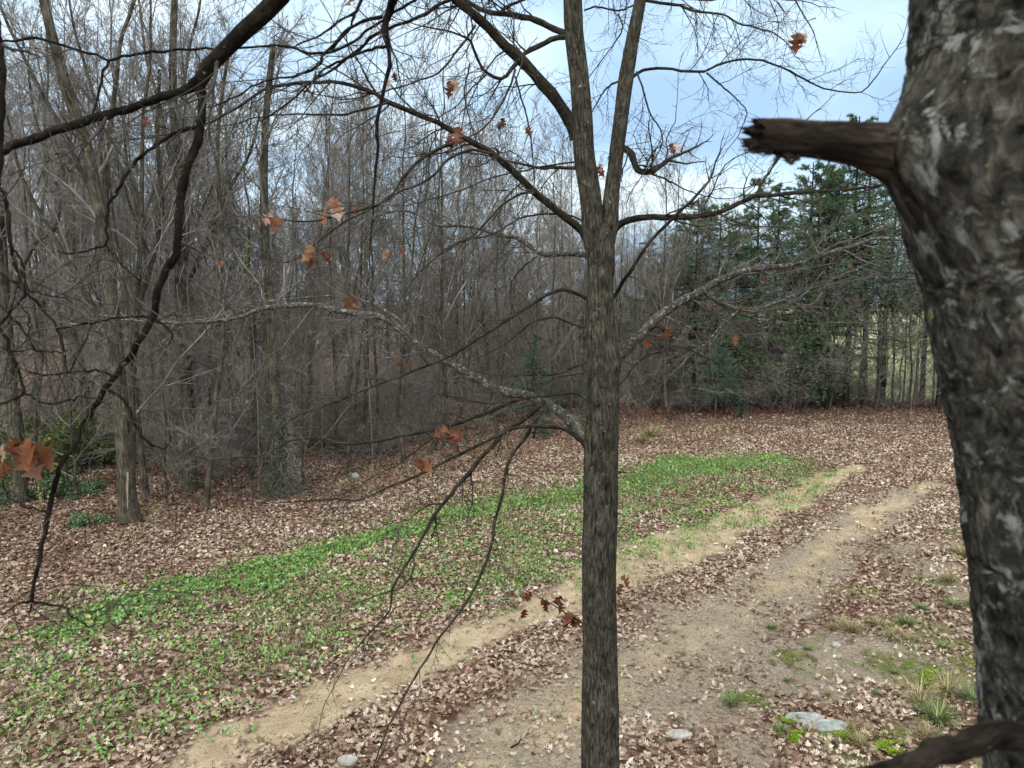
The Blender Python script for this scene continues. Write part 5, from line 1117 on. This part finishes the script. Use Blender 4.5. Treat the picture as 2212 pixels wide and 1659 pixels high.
# ------------------------------------------------------------------ pines
def pine_arr(rng, H, r0, bare, Lb, n_wh, tw=8, tufts=6, ndl=9, nl=.13, nw=.008, top=.12):
    K = 12; t = np.linspace(0, 1, K); P = np.column_stack([np.cumsum(rng.normal(0, .04, K)), np.cumsum(rng.normal(0, .04, K)), t*H]); P[0, :2] = 0
    R = r0*(1-.9*t)+.01; wood = [(P[None], R[None], 9)]
    zs = np.linspace(bare, .97, n_wh); bs = []; br = []; ll = []
    for z_ in zs:
        prof = min(1, (1-z_)*1.7+top)*(.75+.25*min(1, (z_-bare)*6+.3))
        for k in range(rng.integers(4, 7)):
            a = rng.uniform(0, 6.283); L_ = Lb*prof*rng.uniform(.55, 1.15)
            p = np.array([np.interp(z_, t, P[:, 0]), np.interp(z_, t, P[:, 1]), z_*H+rng.normal(0, .12)])
            D = np.array([math.cos(a), math.sin(a), .12+.5*(z_-.4)]); q = [p]
            for s in range(7): D = D+np.array([0, 0, .02 if s > 3 else -.03])+.07*rng.normal(size=3); D /= np.linalg.norm(D); q.append(q[-1]+D*L_/7)
            bs.append(q); br.append(np.linspace(.02+.006*L_, .005, 8)); ll.append(L_)
    B = np.array(bs); BR = np.array(br); ll = np.array(ll)
    tq, tr, tl = spawn(B, BR, tw, ll*.36, 48, 5, .5, rng, .25, 1, 0, .02, .1, .005, .6, .45)
    pos, tt = [], []
    for k in range(tufts):
        f = (k+rng.uniform(0, 1, len(tq)))/tufts*3.99; i_ = f.astype(int); fr = (f-i_)[:, None]
        ar = np.arange(len(tq)); a_, b_ = tq[ar, i_], tq[ar, i_+1]; pos.append(a_+(b_-a_)*fr); tt.append(nrm(b_-a_))
    pos = np.concatenate(pos); tt = np.concatenate(tt); n = len(pos)
    pos = np.repeat(pos, ndl, 0); tt = np.repeat(tt, ndl, 0)
    d = nrm(tt*.9+.75*rng.normal(size=tt.shape)+np.array([0, 0, .15])); L_ = nl*rng.uniform(.7, 1.2, (len(pos), 1))
    sd = nrm(np.cross(d, rng.normal(size=d.shape)))*nw
    v = np.stack([pos-sd, pos+sd, pos+d*L_], 1)
    rn = np.clip(np.repeat(rng.uniform(0, .8, n), ndl)+rng.uniform(-.1, .25, len(pos)), 0, 1)
    return wood, [(B, BR, 4), (tq, tr, 3)], v, rn
def pine(arr, nm, tm, label, group=None, name='pine_tree'):
    root = empty(name, (0, 0, 0), label, 'tree', group)
    m1, m2, m3 = MB(), MB(), MB()
    for a in arr[0]: tubes(m1, *a)
    m1.build('trunk', tm, root)
    for a in arr[1]: tubes(m2, *a)
    m2.build('branches', tm, root)
    v = arr[2]; n = len(v); m3.add(v.reshape(-1, 3), t=np.arange(n*3).reshape(-1, 3), at={'rnd': np.repeat(arr[3], 3)}); m3.build('crown', nm, root)
    return root
PP = [pine(pine_arr(np.random.default_rng(900), 13, .15, .22, 4.3, 18, tw=9, tufts=5, ndl=8, nl=.16, nw=.010), M['needle'], M['ptrunk'], ''), pine(pine_arr(np.random.default_rng(901), 12, .14, .13, 3.9, 19, tw=9, tufts=5, ndl=8, nl=.16, nw=.010), M['needle'], M['ptrunk'], ''),
      pine(pine_arr(np.random.default_rng(902), 13, .14, .40, 3.6, 13, tw=9, tufts=5, ndl=7, nl=.16, nw=.010), M['needle'], M['ptrunk'], ''), pine(pine_arr(np.random.default_rng(903), 3.2, .035, .10, .95, 12, tw=7, tufts=5, ndl=9, nl=.09, nw=.0045, top=.08), M['needle_blue'], M['ptrunk'], '')]
pu = [False]*4
def put_pine(k, x, y, s, rz, lb, group=None, sz=None):
    sc = (s, s, sz or s)
    if not pu[k]:
        pu[k] = True; o = PP[k]; o.location = (x, y, hz(x, y)-.03); o.rotation_euler[2] = rz; o.scale = sc; o['label'] = lb
        if group: o['group'] = group
        return o
    return dup(PP[k], (x, y, hz(x, y)-.03), rz, sc, lb, group)
pl = [((1500, 893), 0, .80, 'pine at the left end of the pine belt'), ((1545, 888), 1, .85, 'pine behind the young pine with the bare stem'),  ((1625, 886), 1, .95, 'broad dark pine left of the greenest crown'), ((1665, 884), 1, .93, 'pine with low sweeping green boughs'),
   ((1735, 884), 1, 1.02, 'greenest tall pine of the belt'), ((1752, 884), 2, .9, 'slim pine trunk left of the meadow gap'), ((1772, 884), 1, 1.0, 'pine with a low bough beside the meadow gap'), ((1785, 886), 2, .9, 'slim dark pine trunk at the meadow gap'),
  ((1826, 887), 2, 1.1, 'thickest dark pine trunk right of the meadow gap'), ((1862, 880), 0, 1.08, 'tall pine right of the thickest pine trunk'), ((1905, 880), 2, 1.0, 'pine deep behind the vine hung trunks'),  ((1990, 880), 2, .98, 'pine left of the last dark trunk'), ((2027, 886), 2, 1.1, 'dark pine trunk just left of the big leaning trunk'), ((2080, 880), 0, .95, 'pine partly hidden by the big leaning trunk')]
for i, (b2, k, s, lb) in enumerate(pl):
    g = G(*b2); put_pine(k, g[0], g[1], s, i*2.1, lb)
for i, (x, y, k, s) in enumerate([(9.5, 41, 0, .78), (12.5, 42.5, 1, .82), (7.6, 39, 1, .66), (11, 39.5, 0, .7), (14.2, 41.5, 0, .8), (10.3, 44, 0, .82), (17, 43, 2, .9), (8, 45, 1, .75), (25, 42, 2, .95), (4, 50, 1, .75), (-1, 54, 0, .8), (-5, 56, 1, .85), (-9, 55, 0, .88), (-13, 56, 1, .88), (-18, 55, 0, .9), (-24, 54, 1, .9)]):
    lb = 'evergreen standing in the second row behind the pine belt' if x > 6 else 'evergreen crown showing grey green deep in the bare wood'
    put_pine(k, x, y, s, i*1.3, lb, 'pines of the second row' if x > 6 else 'evergreens deep in the wood')
for b2, s, sz, lb in (((1152, 948), 1.15, 1.25, 'little blue green pine behind the lichen limb'), ((1268, 938), .75, .8, 'tiny pine half hidden by the middle trunk'), ((1604, 905), .45, .4, 'knee high seedling pine at the leaf edge'), ((1430, 868), 1.2, 1.1, 'young pine beyond the lone thin trunk')):
    g = G(*b2); put_pine(3, g[0], g[1], s, s*5, lb, None, sz)
g = G(1545, 908)
yp = pine(pine_arr(np.random.default_rng(905), 3.4, .045, .38, 1.3, 8, tw=7, tufts=5, ndl=9, nl=.1, nw=.005, top=.1), M['needle_blue'], M['wtrunk'], 'young pine on a bare pale stem at the edge of the leaves'); yp.location = (g[0], g[1], hz(*g))
for k in range(4):
    if not pu[k]: pass

# same-looking trees and shrubs of one spot are told apart from left to right
from collections import defaultdict
seen = defaultdict(list)
for o in bpy.data.objects:
    if 'category' in o and 'label' in o and o.parent is None: seen[o['label']].append(o)
WN = ['leftmost', 'second', 'third', 'fourth', 'fifth', 'sixth', 'seventh', 'eighth', 'ninth', 'tenth', 'eleventh', 'twelfth', 'thirteenth', 'fourteenth']
for lb, lst in seen.items():
    if len(lst) > 1:
        lst.sort(key=lambda o: o.location.x/max(o.location.y, .1))
        for i, o in enumerate(lst): o['label'] = WN[min(i, 13)]+' '+lb
